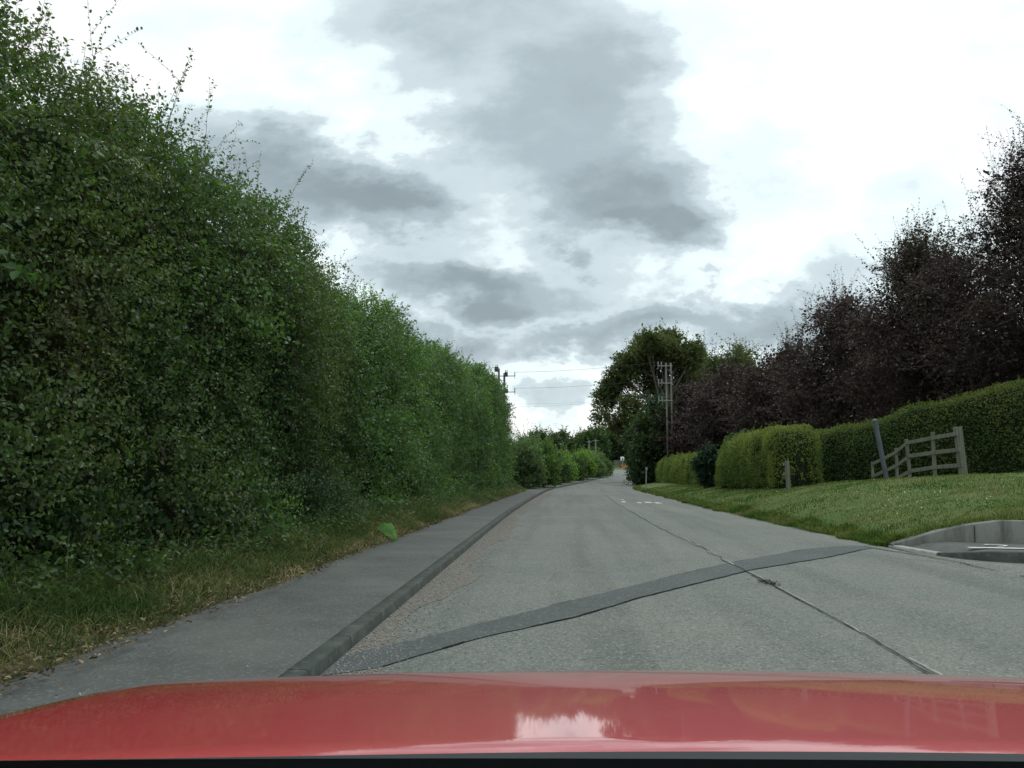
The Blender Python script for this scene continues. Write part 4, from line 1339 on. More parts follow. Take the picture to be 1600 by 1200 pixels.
# low weeds filling hedge bottom (nettle, ivy leaves)
n = 4200
P, t = verge_pts(n, 2, 46, .50, 1.35, 1, 1.5)
V, F, k, TP = sprays(P, norm(UP + RNG.standard_normal((n, 3)) * .3), RNG.uniform(.15, .55, n), 12, .055, (.0, 0, -.1), .75, True, .6, .7)
c = pal(G_HAW[1:4], np.repeat(fbm(P * .9, 75, 3) + .5, 12) + RNG.standard_normal(n * 12) * .15, .15)
tag(fastmesh('undergrowth', V, F, M['leaf'], None, np.repeat(c, k, 0)), 'leafy nettles and weeds at the foot of the tall left hedge', 'weeds', kind='stuff')
# ivy / big leaves low on hedge near car
n = 420
P, t = verge_pts(n, 2.5, 10, .85, 1.2)
P[:, 2] += RNG.uniform(0, .9, n)
V, F, k, TP = sprays(P, norm(np.array([1.0, 0, .1]) + RNG.standard_normal((n, 3)) * .5), RNG.uniform(.2, .5, n), 8, .062, (.0, 0, -.2), .7, True, .8, .5)
c = pal([(0.022, 0.05, 0.024), (0.04, 0.075, 0.034)], RNG.uniform(0, 1, n * 8), .15)
tag(fastmesh('ivy', V, F, M['leaf'], None, np.repeat(c, k, 0)), 'broad dark ivy leaves low on the nearest hedge', 'ivy', kind='stuff')
# dead leaf litter and crumbs on the path edge
n = 9000
P, t = verge_pts(n, 2, 40, -.18, .30, 1, 1.5)
P[:, 2] = .135 + RNG.uniform(0, .02, n) + .01 * (t > 0)
A = norm(RNG.standard_normal((n, 3)) * np.array([1, 1, .25])); Nn = norm(UP + RNG.standard_normal((n, 3)) * .4)
ls = RNG.uniform(.015, .045, n)
V, F, k = leaf_geo(P, A, Nn, ls, ls * .6, True)
c = pal([(.05, .038, .025), (.10, .075, .045), (.17, .12, .07), (.26, .22, .14)], RNG.uniform(0, 1, n), .2)
tag(fastmesh('leaf_litter', V, F, M['litter'], None, np.repeat(c, k, 0)), 'brown dead leaves strewn along the footpath edge', 'leaf litter', kind='stuff')
n = 900
yy_ = 2 + 38 * RNG.uniform(0, 1, n) ** 1.6
xx_ = -2.6 + 1.1 * RNG.uniform(0, 1, n) ** .8
zz_ = np.full(n, .135)
A = norm(RNG.standard_normal((n, 3)) * np.array([1, 1, .2])); Nn = norm(UP + RNG.standard_normal((n, 3)) * .3)
ls = RNG.uniform(.006, .02, n)
V, F, k = leaf_geo(np.stack([xx_, yy_, zz_], -1), A, Nn, ls, ls * .6)
c = pal([(.06, .05, .04), (.16, .12, .08), (.40, .37, .31)], RNG.uniform(0, 1, n), .2)
tag(fastmesh('footpath_litter', V, F, M['litter'], None, np.repeat(c, k, 0)), 'small scattered bits of leaf and twig on the footpath', 'leaf litter', kind='stuff')


def stones(name, P, r, mat, label):
    n = len(P)
    oct_ = np.array([[1, 0, 0], [0, 1, 0], [-1, 0, 0], [0, -1, 0], [0, 0, .7], [0, 0, -.7]], float)
    F0 = np.array([[0, 1, 4], [1, 2, 4], [2, 3, 4], [3, 0, 4], [1, 0, 5], [2, 1, 5], [3, 2, 5], [0, 3, 5]])
    V = P[:, None] + oct_[None] * r[:, None, None] * RNG.uniform(.6, 1.3, (n, 6, 1))
    F = (np.arange(n) * 6)[:, None, None] + F0[None]
    return tag(fastmesh(name, V.reshape(-1, 3), F.reshape(-1, 3), mat), label, 'grit', kind='stuff')


n = 5200
y = 3.5 + 26 * RNG.uniform(0, 1, n) ** 1.8
x = np.interp(y, LD[:, 1], LD[:, 0]) + .02 + np.abs(RNG.standard_normal(n)) * .22
stones('loose_grit', np.stack([x, y, .006 + RNG.uniform(0, .004, n)], -1), RNG.uniform(.003, .010, n), M['stone'], 'loose stones and grit in the left gutter')
n = 500
y = RNG.uniform(8.5, 13.5, n); x = 5.2 + RNG.uniform(-.3, .4, n)
stones('loose_grit', np.stack([x, y, 0 * x + .006], -1), RNG.uniform(.003, .009, n), M['stone'], 'loose grit by the corner kerb of the side turning')
# clod of grassy debris by the centre seam
n = 130
P = np.stack([2.24 + RNG.standard_normal(n) * .05, 8.86 + RNG.standard_normal(n) * .10, np.full(n, .012) + RNG.uniform(0, .012, n)], -1)
A = norm(RNG.standard_normal((n, 3)) * np.array([1, 1, .35])); ls = RNG.uniform(.02, .06, n)
V, F, k = leaf_geo(P, A, norm(UP + RNG.standard_normal((n, 3)) * .4), ls, ls * .25, True)
c = pal([(.02, .025, .015), (.06, .06, .03), (.10, .085, .05)], RNG.uniform(0, 1, n), .2)
tag(fastmesh('debris_clump', V, F, M['litter'], None, np.repeat(c, k, 0)), 'dark clump of squashed plant debris on the centre seam', 'debris', kind='stuff')

# lawn blades on the bank
def bank_pts(n, y0, y1, d0, d1, power=1.5, dp=1.2):
    y = y0 + (y1 - y0) * RNG.uniform(0, 1, n) ** power
    xe = np.interp(y, RE[:150, 1], RE[:150, 0])
    d = d0 + (d1 - d0) * RNG.uniform(0, 1, n) ** dp
    x = xe + d
    ee = fbm(np.stack([y * 1.3, y * 0, y * 0], -1), 41, 5) * 0.35
    x = x + ee * np.exp(-np.maximum(d, 0) * 1.2)
    return np.stack([x, y, bank_z(x, y)], -1), d


LAWN = [(0.034, 0.068, 0.012), (0.052, 0.100, 0.018), (0.076, 0.130, 0.024), (0.108, 0.138, 0.036), (0.17, 0.16, 0.08)]
P, d = bank_pts(125000, 12.7, 48, .02, 11.5)
kp = P[:, 1] > wall_y(P[:, 0]) + .14
P = P[kp]
blades(0, P, RNG.uniform(.02, .065, len(P)) * (1 + .8 * fbm(P * np.array([.8, .8, 0]), 88, 3)), RNG.uniform(.005, .010, len(P)) * (1 + P[:, 1] / 25), LAWN, 81, .7, 'lawn_grass',
       'short mown grass on the right bank', root_sink=.01)
P, d = bank_pts(15000, 13.3, 60, -.06, .35, 1.4, 1)
blades(0, P, RNG.uniform(.04, .13, len(P)), RNG.uniform(.005, .01, len(P)) * (1 + P[:, 1] / 25), LAWN[:4] + [(.16, .12, .06)], 82, .8, 'lawn_grass',
       'longer ragged grass along the edge where the bank meets the lane', root_sink=.01)
P, d = bank_pts(5000, 12.7, 14.2, .2, 4.5, 1, 1)
kp = (P[:, 1] > wall_y(P[:, 0]) + .14) & (P[:, 1] < wall_y(P[:, 0]) + .7)
P, d = P[kp], d[kp]
P[:, 2] = bank_z(P[:, 0], P[:, 1])
blades(0, P, RNG.uniform(.05, .15, len(P)), RNG.uniform(.004, .008, len(P)), LAWN[1:] + [(.3, .26, .14)], 83, .9, 'lawn_grass', 'dry edged grass spilling over the concrete wall top', root_sink=.01)
# daisies
n = 60
P, d = bank_pts(n, 14.2, 26, .5, 5.5, 1.2, 1)
cl = RNG.uniform(0, 1, n) < .6
ctr = np.array([[7.6, 16.8], [7.0, 17.6], [6.6, 15.6]])[RNG.integers(3, size=n)]
P[cl, 0] = (ctr[:, 0] + RNG.standard_normal(n) * .5)[cl]; P[cl, 1] = (ctr[:, 1] + RNG.standard_normal(n) * .8)[cl]
P[:, 2] = bank_z(P[:, 0], P[:, 1]) + .05
ang = np.linspace(0, 2 * np.pi, 7)[:-1]
rr = RNG.uniform(.006, .013, n)
V = P[:, None] + np.stack([np.cos(ang), np.sin(ang), np.sin(ang) * .3], -1)[None] * rr[:, None, None]
F = (np.arange(n) * 6)[:, None] + np.arange(6)[None]
tag(fastmesh('clover_flowers', V.reshape(-1, 3), F, M['petal']), 'tiny white clover flowers dotted over the grass bank', 'flowers', kind='stuff')


# ------------------------------------------------------------------ hard objects
def bm_obj(name, bm, mat, parent=None, smooth_=False):
    me = bpy.data.meshes.new(name)
    bm.normal_update()
    bm.to_mesh(me); bm.free()
    if smooth_:
        for p in me.polygons: p.use_smooth = True
    me.materials.append(mat)
    o = bpy.data.objects.new(name, me)
    COL.objects.link(o)
    if parent is not None: child_local(o, parent)
    return o


def beam(bm, a, b, w, d, up=Vector((0, 0, 1)), bev=.006):
    a, b = Vector(a), Vector(b)
    z = (b - a).normalized()
    x = up.cross(z)
    if x.length < .01: x = Vector((1, 0, 0))
    x.normalize(); y = z.cross(x)
    L = (b - a).length
    r = bmesh.ops.create_cube(bm, size=1)
    vs = r['verts']
    mt = Matrix((x, y, z)).transposed().to_4x4(); mt.translation = (a + b) / 2
    for v_ in vs:
        v_.co = Vector((v_.co.x * w, v_.co.y * d, v_.co.z * L))
    if bev:
        es = list({e for v_ in vs for e in v_.link_edges})
        rr_ = bmesh.ops.bevel(bm, geom=es, offset=min(bev, w * .2, d * .2), segments=1, affect='EDGES')
        vs = list({v_ for v_ in rr_['verts']} | {v_ for v_ in vs if v_.is_valid})
    for v_ in vs: v_.co = mt @ v_.co
    return vs


def rod(bm, a, b, r0, r1=None, n=10, caps=True):
    a, b = Vector(a), Vector(b); r1 = r0 if r1 is None else r1
    z = (b - a).normalized()
    x = z.orthogonal().normalized(); y = z.cross(x)
    A = [bm.verts.new(a + (x * math.cos(t) + y * math.sin(t)) * r0) for t in [i * 2 * math.pi / n for i in range(n)]]
    Bv = [bm.verts.new(b + (x * math.cos(t) + y * math.sin(t)) * r1) for t in [i * 2 * math.pi / n for i in range(n)]]
    for i in range(n):
        bm.faces.new((A[i], A[(i + 1) % n], Bv[(i + 1) % n], Bv[i]))
    if caps:
        bm.faces.new(A[::-1]); bm.faces.new(Bv)


def wires_bm(bm, a, b, sag, r=.008, n=14):
    a, b = Vector(a), Vector(b)
    pts = [a.lerp(b, i / n) - Vector((0, 0, sag * 4 * (i / n) * (1 - i / n))) for i in range(n + 1)]
    for p, q in zip(pts, pts[1:]): rod(bm, p, q, r, r, 4, False)


# concrete retaining wall
wx = np.concatenate([np.arange(5.26, 8, .12), np.arange(8, 24, .5)])
wy = wall_y(wx)
wt = np.array([bank_z(x, y + .25) for x, y in zip(wx, wy)]) + .015
wt = np.maximum(np.where(wx < 6.25, np.minimum(wt, .06 + (wx - 5.30) * .40), wt), .05)
rows = []
for off, top in ((0, 0), (0, 1), (.02, 1.0), (.20, 1.0), (.20, 0)):
    r = np.stack([wx, wy + off, np.where(top > 0, wt - (.0 if off else .012), -.05)], -1)
    rows.append(r)
Vw = np.stack(rows, 1)
nface = grid_faces(len(wx), 5)
o = fastmesh('retaining_wall', Vw.reshape(-1, 3), nface, M['wall'])
tag(o, 'low stained concrete retaining wall holding up the grass bank', 'wall')
for jx in (6.28, 7.02, 8.1, 9.4):
    bm = bmesh.new(); jy = float(wall_y(jx)) - .003; jz = float(np.interp(jx, wx, wt)) - .02
    bmesh.ops.create_cube(bm, size=1)
    for v_ in bm.verts: v_.co = Vector((jx + v_.co.x * .010 + v_.co.z * .01, jy + v_.co.y * .012, .05 + (v_.co.z + .5) * (jz - .05)))
    bm_obj('joint_seal', bm, M['kerb'], o)

# old gate post with hinges
def gp():
    Y = 25.3
    a = at(1232.5, 769, Y); b = at(1229.5, 720, Y)
    zg = bank_z(a.x, Y)
    root = empty('gate_post', (a.x, Y, float(zg)), 'short weathered gate post standing alone in front of the yellow green hedge block', 'post')
    bm = bmesh.new()
    foot = Vector((a.x, Y, float(zg) - .2)); top = Vector((b.x, Y, b.z))
    beam(bm, foot, top, .12, .12, Vector((0, 1, 0)), .012)
    bm_obj('post', bm, M['wood'], root)
    for f in (.18, .62, .90):
        c = foot.lerp(top, f)
        bm = bmesh.new()
        beam(bm, c + Vector((-.055, -.02, 0)), c + Vector((-.13, -.02, 0)), .05, .014)
        rod(bm, c + Vector((-.12, -.02, -.04)), c + Vector((-.12, -.02, .05)), .012, n=8)
        bm_obj('hinge', bm, M['galv'], root)


gp()


# leaning pole
def lp():
    Y = 23.6
    a = at(1386, 752, Y); b = at(1367, 657, Y)
    root = empty('leaning_pole', (a.x, Y, float(bank_z(a.x, Y))), 'blue grey metal pole leaning left beside the wooden fence', 'pole')
    a = a - (b - a).normalized() * .25
    ax = (b - a).normalized()
    bm = bmesh.new(); rod(bm, a, b, .068, .066, 16)
    bm_obj('pole', bm, M['grey_metal'], root, False)
    bm = bmesh.new(); rod(bm, b - ax * .22, b - ax * .17, .082, .082, 16); bm_obj('clamp', bm, M['grey_metal'], root)
    bm = bmesh.new(); rod(bm, b - ax * .03, b + ax * .01, .078, .074, 16, False); rod(bm, b + ax * .01, b + ax * .05, .074, .03, 16)
    bmesh.ops.remove_doubles(bm, verts=bm.verts, dist=.0005)
    bm_obj('pole_cap', bm, M['grey_metal'], root)


lp()


# post and rail fence
def fence():
    posts = [(1506, 741, 1496, 667, 21.6, .17), (1461, 742, 1457, 675, 22.5, .085), (1423, 747, 1416, 686, 23.6, .08), (1402, 750, 1400, 700, 24.8, .075), (1364, 756, 1363, 722, 27.0, .08)]
    z0 = float(bank_z(11.0, 21.6))
    root = empty('rail_fence', (11.0, 21.6, z0), 'weathered grey three rail wooden fence dropping down the grass bank', 'fence')
    for (bx, by, tx, ty, Y, w) in posts:
        a = at(bx, by, Y); b = at(tx, ty, Y)
        a.z = min(a.z, float(bank_z(a.x, Y))) - .25
        bm = bmesh.new(); beam(bm, a, b, w, w, Vector((0, 1, 0)), .010)
        bm_obj('post', bm, M['wood'], root)
    R_ = [[(1494, 678, 21.6), (1459, 684, 22.5), (1417, 692, 23.6), (1400, 707, 24.8), (1363, 725, 27.0)],
          [(1498, 703, 21.6), (1460, 707, 22.5), (1421, 713, 23.6), (1402, 727, 24.8), (1363, 745, 27.0)],
          [(1502, 727, 21.6), (1461, 730, 22.5), (1423, 736, 23.6), (1403, 747, 24.8), (1364, 763, 27.0)]]
    for rail in R_:
        pts = [at(x, y, Y - .08) for x, y, Y in rail]
        for i, (p, q) in enumerate(zip(pts, pts[1:])):
            e = (q - p).normalized() * .05
            off = Vector((0, -.022 * (i % 2), 0))
            bm = bmesh.new(); beam(bm, p - e + off, q + e + off, .036, .105, Vector((0, 0, 1)), .005)
            # wide face upright
            bm_obj('rail', bm, M['wood'], root)


fence()


# twin pole electricity structures
def hpole(label, pxa, pxb, Y, top_a, top_b, arms, seed, group='wooden electricity poles', dY=.0, side=-1, boxes=False, ins=True):
    pa = at(pxa, top_a, Y); pb = at(pxb, top_b, Y + dY)
    root = empty('utility_pole', (pa.x, Y, land1(pa.x, Y)), label, 'utility pole', group)
    for p in (pa, pb):
        bm = bmesh.new(); rod(bm, (p.x, p.y, land1(p.x, p.y) - .3), p, .12 if boxes else .085, .09 if boxes else .062, 14)
        bm_obj('pole', bm, M['pole_wood'], root, True)
    tips = []
    for zz, l0, l1 in arms:
        bm = bmesh.new()
        x0 = min(pa.x, pb.x); x1 = max(pa.x, pb.x)
        beam(bm, (x0 - l0, Y - .17, zz), (x1 + l1, Y - .17, zz), .06, .06)
        if boxes: beam(bm, (x0 - .12, Y - .13, zz - .35), (x1 + .12, Y - .13, zz - .35), .04, .04)
        arm = bm_obj('crossarm', bm, M['dark_metal'] if boxes else M['galv'], root)
        ends = []
        if l0 > .25: ends += [(x0 - l0 + .05), (x0 - l0 * .55)]
        if l1 > .25: ends += [(x1 + l1 - .05)]
        for ex in ends:
            bm = bmesh.new()
            for q in range(4):
                rod(bm, (ex, Y - .17, zz + .05 + q * .07), (ex, Y - .17, zz + .10 + q * .07), .05, .028, 10)
            rod(bm, (ex, Y - .17, zz - .25), (ex, Y - .17, zz + .35), .018, .018, 6)
            bm_obj('insulator', bm, M['galv'] if not boxes else M['dark_metal'], arm)
            tips.append(Vector((ex, Y - .17, zz + .34)))
    bm = bmesh.new()
    zt = arms[0][0]
    rod(bm, (pa.x, Y - .12, zt - .1), (pb.x, Y - .12, zt - .75), .03, n=6)
    bm_obj('brace', bm, M['dark_metal'], root)
    return root, pa, pb, tips


YR = 65
zl = [at(1040, q, YR).z for q in (572, 599, 626)]
hr, pa, pb, tipsR = hpole('twin wooden electricity pole rising above the low yellow green hedge', 1040.5, 1048, YR, 567, 567,
                          [(z, .70, .05) for z in zl], 1, dY=.3)
YL = 67
zl2 = [at(780, q, YL).z for q in (588, 613)]
hl, qa, qb, tipsL = hpole('twin wooden electricity pole half hidden by the end of the tall left hedge', 779.5, 788, YL, 576, 583,
                          [(z, .9, .95) for z in zl2], 2, boxes=True)
for (x, y, w_, h_) in ((776, 577, .34, .42), (791, 585, .26, .38), (791, 611, .30, .34)):
    c = at(x, y, YL - .35)
    bm = bmesh.new()
    beam(bm, c - Vector((0, 0, h_ / 2)), c + Vector((0, 0, h_ / 2)), w_, .30, Vector((0, 1, 0)), .03)
    rod(bm, c + Vector((-.06, 0, h_ / 2)), c + Vector((-.06, 0, h_ / 2 + .18)), .03, n=8)
    rod(bm, c + Vector((.07, 0, h_ / 2)), c + Vector((.07, 0, h_ / 2 + .18)), .03, n=8)
    bm_obj('switch_box', bm, M['dark_metal'], hl)
# lines between the two
lev = [(0, 0), (1, 0), (2, 1), (3, 1), (4, 1), (5, 1)]
ends_l = [Vector((qb.x + .9, YL, zl2[0] + .35)), Vector((qb.x + .45, YL + .2, zl2[0] + .35)), Vector((qb.x + .9, YL, zl2[1] + .35)),
          Vector((qb.x + .45, YL + .2, zl2[1] + .35)), Vector((qb.x + .1, YL, zl2[1] - 1.0)), Vector((qb.x + .1, YL + .2, zl2[1] - 1.25))]
for i, (tp, en2) in enumerate(zip(tipsR, ends_l)):
    bm = bmesh.new()
    wires_bm(bm, tp, en2, .18, .006)
    lb = ['uppermost power line crossing the lane', 'second power line from the top crossing the lane', 'third power line down crossing the lane',
          'fourth power line down crossing the lane', 'second lowest power line crossing the lane', 'lowest power line crossing the lane'][i]
    tag(bm_obj('power_line', bm, M['wire']), lb, 'power line', 'power lines crossing the lane')


def simple_pole(label, px, Y, top, bot_z=None):
    p = at(px, top, Y)
    z0 = land1(p.x, Y)
    root = empty('utility_pole', (p.x, Y, z0), label, 'utility pole', 'distant wooden poles above the lime bushes')
    bm = bmesh.new(); rod(bm, (p.x, Y, z0 - .3), p, .17, .12, 12)
    bm_obj('pole', bm, M['pole_wood'], root, True)
    bm = bmesh.new(); beam(bm, (p.x - .5, Y - .17, p.z - .3), (p.x + .5, Y - .17, p.z - .3), .09, .09)
    bm_obj('crossarm', bm, M['galv'], root)


simple_pole('thin distant wooden pole above the lime bushes, left of its twin', 920.5, 140, 688)
simple_pole('slightly taller distant wooden pole above the lime bushes, right of its twin', 930.5, 138, 686)


# slim white marker post by the dark ivy tree
def marker():
    Y = 46
    a = at(1009, 758, Y); b = at(1010, 730, Y)
    z0 = float(bank_z(a.x, Y))
    root = empty('marker_post', (a.x, Y, z0), 'thin pale marker post at the road edge by the ivy clad tree', 'post')
    bm = bmesh.new(); rod(bm, (a.x, Y, z0 - .2), (b.x, Y, b.z), .035, .03, 10)
    bm_obj('post', bm, M['galv'], root)
    bm = bmesh.new(); beam(bm, (b.x, Y - .04, b.z - .16), (b.x, Y - .04, b.z), .12, .012, Vector((0, 1, 0)), .003)
    bm_obj('plate', bm, M['galv'], root)


marker()


# far verge furniture: fence panels, white sign, orange barrier
def far_things():
    Y = 171.5
    for i, (x0, x1, lb) in enumerate(((960, 965.5, 'far weathered wooden fence panel, left of three beyond the bend'), (966, 970, 'pale far wooden fence panel, middle of three beyond the bend'),
                                      (970.5, 975, 'far wooden fence panel below the white sign'))):
        a = at(x0, 729, Y + i * .3); b = at(x1, 719, Y + i * .3)
        z0 = land1(a.x, Y)
        root = empty('fence_panel', (a.x, Y + i * .3, z0), lb, 'fence panel', 'fence panels beyond the bend')
        bm = bmesh.new()
        nb = 5
        for k in range(nb):
            xa = a.x + (b.x - a.x) * k / nb; xb = a.x + (b.x - a.x) * (k + .88) / nb
            beam(bm, ((xa + xb) / 2, Y + i * .3, z0 - .1), ((xa + xb) / 2, Y + i * .3, b.z), xb - xa, .03, Vector((0, 1, 0)), 0)
        bm_obj('boards', bm, M['wood'], root)
        bm = bmesh.new()
        beam(bm, (a.x - .06, Y + i * .3 - .07, z0 - .1), (a.x - .06, Y + i * .3 - .07, b.z + .08), .1, .1, Vector((0, 1, 0)), .01)
        bm_obj('post', bm, M['wood'], root)
    a = at(972.5, 722, 170.8); b = at(972.5, 716.5, 170.8)
    z0 = land1(a.x, 170.8)
    root = empty('road_sign', (a.x, 170.8, z0), 'small white road sign with a dark mark beyond the bend', 'road sign')
    bm = bmesh.new(); rod(bm, (a.x, 170.85, z0 - .2), (a.x, 170.85, b.z), .04, n=8); bm_obj('post', bm, M['galv'], root)
    bm = bmesh.new(); beam(bm, (b.x, 170.75, b.z - .42), (b.x, 170.75, b.z + .38), .80, .03, Vector((0, 1, 0)), .004); bd = bm_obj('board', bm, M['sign_white'], root)
    bm = bmesh.new(); beam(bm, (b.x + .03, 170.72, b.z - .36), (b.x + .03, 170.72, b.z + .10), .2, .012, Vector((0, 1, 0)), .003); bm_obj('symbol', bm, M['dark_metal'], bd)
    # orange barrier on the road edge
    a = at(975, 734, 160)
    z0 = land1(a.x, 160)
    root = empty('road_barrier', (a.x, 160, z0), 'small orange plastic barrier at the far bend', 'barrier')
    for s in (-1, 1):
        bm = bmesh.new(); beam(bm, (a.x + s * .5, 160 - .3, z0 - .02), (a.x + s * .5, 160, z0 + .95), .07, .05); bm_obj('leg', bm, M['barrier'], root)
    for k in range(2):
        bm = bmesh.new(); beam(bm, (a.x - .62, 159.93, z0 + .45 + k * .4), (a.x + .62, 159.93, z0 + .45 + k * .4), .05, .2); bm_obj('rail', bm, M['barrier'], root)


far_things()


# big dock leaf lying out of the verge, and its smaller companions
def dock():
    base = Vector((-2.90, 12.90, .05))
    root = empty('burdock_plant', tuple(base), 'single big bright green burdock leaf drooping over the footpath edge', 'plant')

    def leafmesh(b, yaw, L, W_, rise, droop, seed):
        rr_ = random.Random(seed)
        bm = bmesh.new()
        nu, nv = 14, 9
        g = []
        for i in range(nu):
            t = i / (nu - 1)
            w = W_ * (math.sin(math.pi * min(1, t * .93 + .07) ** .75) ** .8) * .5
            zc = rise * (1 - t ** 1.7) + .06 * math.sin(t * 3.1)
            row = []
            for j in range(nv):
                s = j / (nv - 1) * 2 - 1
                z = zc - .20 * abs(s) ** 1.5 * w + .012 * math.sin(t * 30 + abs(s) * 5) * abs(s) + rr_.uniform(-.003, .003) + .012 * (1 - abs(s)) + s * w * .45 + (.010 if j == nv // 2 else 0)
                x = t * L; y = s * w
                cx, sx = math.cos(yaw), math.sin(yaw)
                row.append(bm.verts.new(b + Vector((x * cx - y * sx, x * sx + y * cx, z))))
            g.append(row)
        for i in range(nu - 1):
            for j in range(nv - 1):
                bm.faces.new((g[i][j], g[i + 1][j], g[i + 1][j + 1], g[i][j + 1]))
        return bm
    m, t, out = new_mat('burdock_leaf')
    co = t.nodes.new('ShaderNodeTexCoord'); n_ = t.nodes.new('ShaderNodeTexNoise'); n_.inputs['Scale'].default_value = 9; n_.inputs['Detail'].default_value = 5
    t.links.new(co.outputs['Object'], n_.inputs['Vector'])
    r_ = t.nodes.new('ShaderNodeValToRGB'); r_.color_ramp.elements[0].position = .35; r_.color_ramp.elements[0].color = (.050, .115, .026, 1)
    r_.color_ramp.elements[1].position = .7; r_.color_ramp.elements[1].color = (.09, .18, .045, 1)
    t.links.new(n_.outputs[0], r_.inputs[0]); principled(t, out, r_.outputs[0], .85, .12)
    bm_obj('leaf', leafmesh(base, -.70, .48, .23, .27, 0, 1), m, root, True)
    bm = bmesh.new(); rod(bm, base - Vector((.12, -.05, .08)), base + Vector((.02, -.01, .285)), .012, .008, 8); bm_obj('stem', bm, M['twig'], root)
dock()

# small dead twig by the path
bm = bmesh.new()
b0 = Vector((-2.62, 15.6, .13))
rod(bm, b0, b0 + Vector((.02, 0, .14)), .008, .005, 6); rod(bm, b0 + Vector((.01, 0, .07)), b0 + Vector((.09, .02, .16)), .006, .003, 6); rod(bm, b0 + Vector((.01, 0, .05)), b0 + Vector((-.12, .1, .10)), .006, .003, 6)
tag(bm_obj('dead_twig', bm, M['twig']), 'small forked dead twig sticking up at the footpath edge', 'twig')


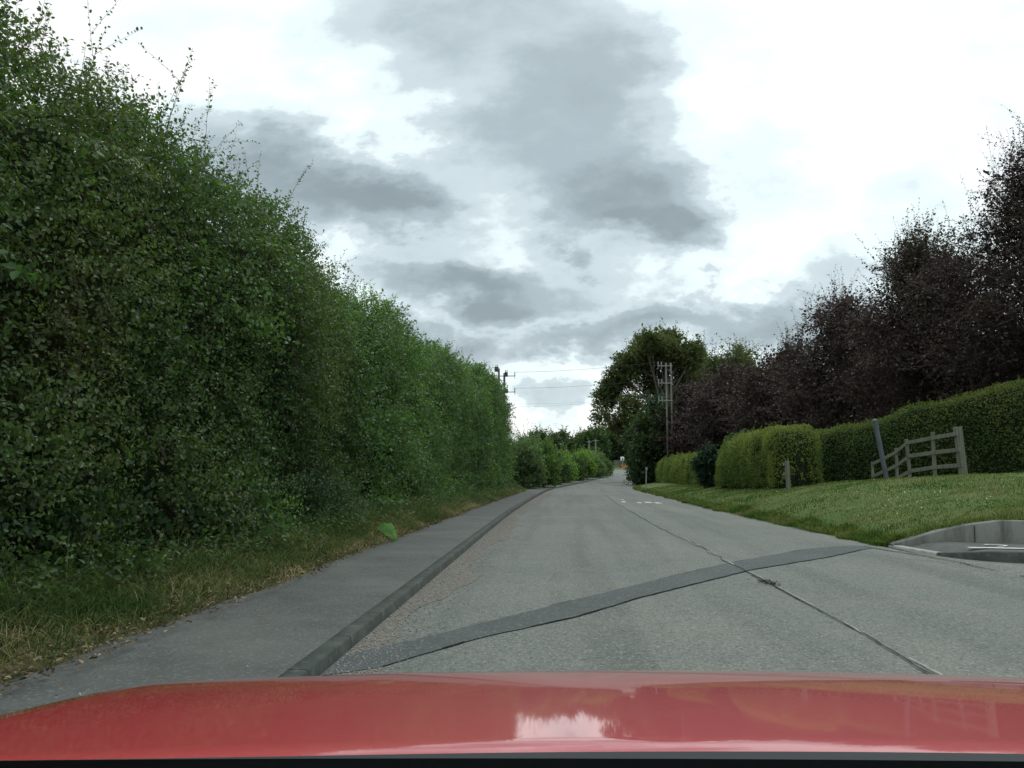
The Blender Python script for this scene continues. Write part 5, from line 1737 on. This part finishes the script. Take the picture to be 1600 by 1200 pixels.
# ------------------------------------------------------------------ the red car in the foreground
def car():
    XC = 0.33
    root = empty('red_car', (XC, 1.0, 0.0), 'red car whose bonnet fills the bottom of the view', 'car')

    def g(d):
        t = max(d - .62, 0)
        return .2040 + .117 * (d - .62) + .122 * (.63 / 4) * (t / .63) ** 4

    def crown(x):
        dx_ = abs(x - XC)
        return .034 * dx_ * dx_ + .9 * max(0, dx_ - .90) ** 2

    def pt(x, d, push=0.0):
        return Vector((x, d, CAM_H - g(d) - crown(x) - push))
    # bonnet
    bm = bmesh.new()
    nu, nv = 61, 49
    hw = .94
    G_ = []
    for i in range(nu):
        a = -1 + 2 * i / (nu - 1)
        x = XC + a * hw
        rear = .615 - .03 * a * a
        frt = 1.62 - .26 * abs(a) ** 2.6
        row = []
        for j in range(nv):
            t = j / (nv - 1)
            d = rear + (frt - rear) * t
            p = pt(x, d)
            # power bulge creases
            p.z += .0012 * math.exp(-((abs(a) - .62) / .05) ** 2) * min(1, t * 3)
            if t > .9: p.z -= (t - .9) ** 2 * 4.0
            if j == 0: p.z -= .022
            elif j == 1: p = pt(x, rear + .003); p.z -= .0015
            elif j == 2: p = pt(x, rear + .009)
            row.append(bm.verts.new(p))
        G_.append(row)
    for i in range(nu - 1):
        for j in range(nv - 1):
            bm.faces.new((G_[i][j], G_[i][j + 1], G_[i + 1][j + 1], G_[i + 1][j]))
    bmesh.ops.recalc_face_normals(bm, faces=bm.faces)
    bo = bm_obj('bonnet', bm, M['car'], root, True)
    so_ = bo.modifiers.new('thick', 'SOLIDIFY'); so_.thickness = .006; so_.offset = -1
    # wings and nose: shell below the bonnet
    bm = bmesh.new()
    prof = []
    ringN = 40
    rows_ = []
    for lev_, (ex, zf) in enumerate(((-.004, 'top'), (.035, .68), (.075, .60), (.085, .48), (.07, .34), (.03, .24))):
        row = []
        for i in range(ringN + 1):
            s = i / ringN
            # path: left side rear -> front corner -> nose -> right
            if s < .35:
                a = -1; d = -.35 + (1.36 + .35) * (s / .35); x = XC - hw
            elif s > .65:
                a = 1; d = 1.36 - (1.36 + .35) * ((s - .65) / .35); x = XC + hw
            else:
                a = -1 + 2 * (s - .35) / .30; x = XC + a * hw; d = 1.62 - .26 * abs(a) ** 2.6
            nx, ny = (-1 if s < .35 else 1 if s > .65 else a * .7), (0 if s < .35 or s > .65 else 1)
            l = math.hypot(nx, ny)
            px_, py_ = x + nx / l * (ex + .01), d + ny / l * (ex + .01)
            if zf == 'top':
                z = CAM_H - g(max(d, -.35)) - crown(x) - (.04 if (.35 <= s <= .65) else .006)
            else:
                z = zf
            row.append(bm.verts.new((px_, py_, z)))
        rows_.append(row)
    for r0_, r1_ in zip(rows_, rows_[1:]):
        for i in range(ringN):
            bm.faces.new((r0_[i], r0_[i + 1], r1_[i + 1], r1_[i]))
    bmesh.ops.recalc_face_normals(bm, faces=bm.faces)
    bm_obj('body', bm, M['car'], root, True)
    # grille, bumper strip, headlights, wheels
    bm = bmesh.new()
    for k in range(5):
        beam(bm, (XC - .42, 1.735, .56 + k * .04), (XC + .42, 1.735, .56 + k * .04), .03, .02)
    bm_obj('grille', bm, M['black'], root)
    bm = bmesh.new(); beam(bm, (XC - .62, 1.72, .36), (XC + .62, 1.72, .36), .08, .10, bev=.02); bm_obj('bumper', bm, M['black'], root)
    for s in (-1, 1):
        bm = bmesh.new()
        bmesh.ops.create_uvsphere(bm, u_segments=20, v_segments=12, radius=.5)
        for v_ in bm.verts: v_.co = Vector((v_.co.x * .26 + XC + s * .66, v_.co.y * .22 + 1.56, v_.co.z * .15 + .67))
        bm_obj('headlight', bm, M['porcelain'], root, True)
        w_root = bmesh.new(); c = Vector((XC + s * .90, .98, .31))
        rod(w_root, c - Vector((.10, 0, 0)), c + Vector((.10, 0, 0)), .31, .31, 32)
        wh = bm_obj('wheel', w_root, M['rubber'], root, True)
        bm = bmesh.new(); rod(bm, c + Vector((s * .101, 0, 0)), c + Vector((s * .112, 0, 0)), .20, .18, 24)
        for k in range(5):
            an = k * 2 * math.pi / 5
            beam(bm, c + Vector((s * .118, 0, 0)), c + Vector((s * .118, math.cos(an) * .19, math.sin(an) * .19)), .05, .02)
        bm_obj('rim', bm, M['rim'], wh)
    # dashboard shelf edge / scuttle behind the bonnet
    bm = bmesh.new()
    nu = 41
    R0, R1, R2, R3 = [], [], [], []
    for i in range(nu):
        a = -1 + 2 * i / (nu - 1)
        x = XC + a * .94
        d1 = .560 - .02 * a * a
        ratio = .3265
        drop_ = crown(x) * 1.3
        z1 = CAM_H - d1 * ratio - drop_
        R0.append(bm.verts.new((x, .30, CAM_H - .30 * (ratio + .006) - drop_ * .62)))
        R1.append(bm.verts.new((x, d1 - .03, CAM_H - (d1 - .03) * ratio - drop_ * .95)))
        R2.append(bm.verts.new((x, d1, z1 - .004)))
        R3.append(bm.verts.new((x, d1 + .01, z1 - .12)))
    for A_, B_ in ((R0, R1), (R1, R2), (R2, R3)):
        for i in range(nu - 1): bm.faces.new((A_[i], A_[i + 1], B_[i + 1], B_[i]))
    bmesh.ops.recalc_face_normals(bm, faces=bm.faces)
    bm_obj('dashboard', bm, M['black'], root, True)


car()
print('verts', sum(len(o.data.vertices) for o in S.objects if o.type == 'MESH'), 'objs', len(S.objects))
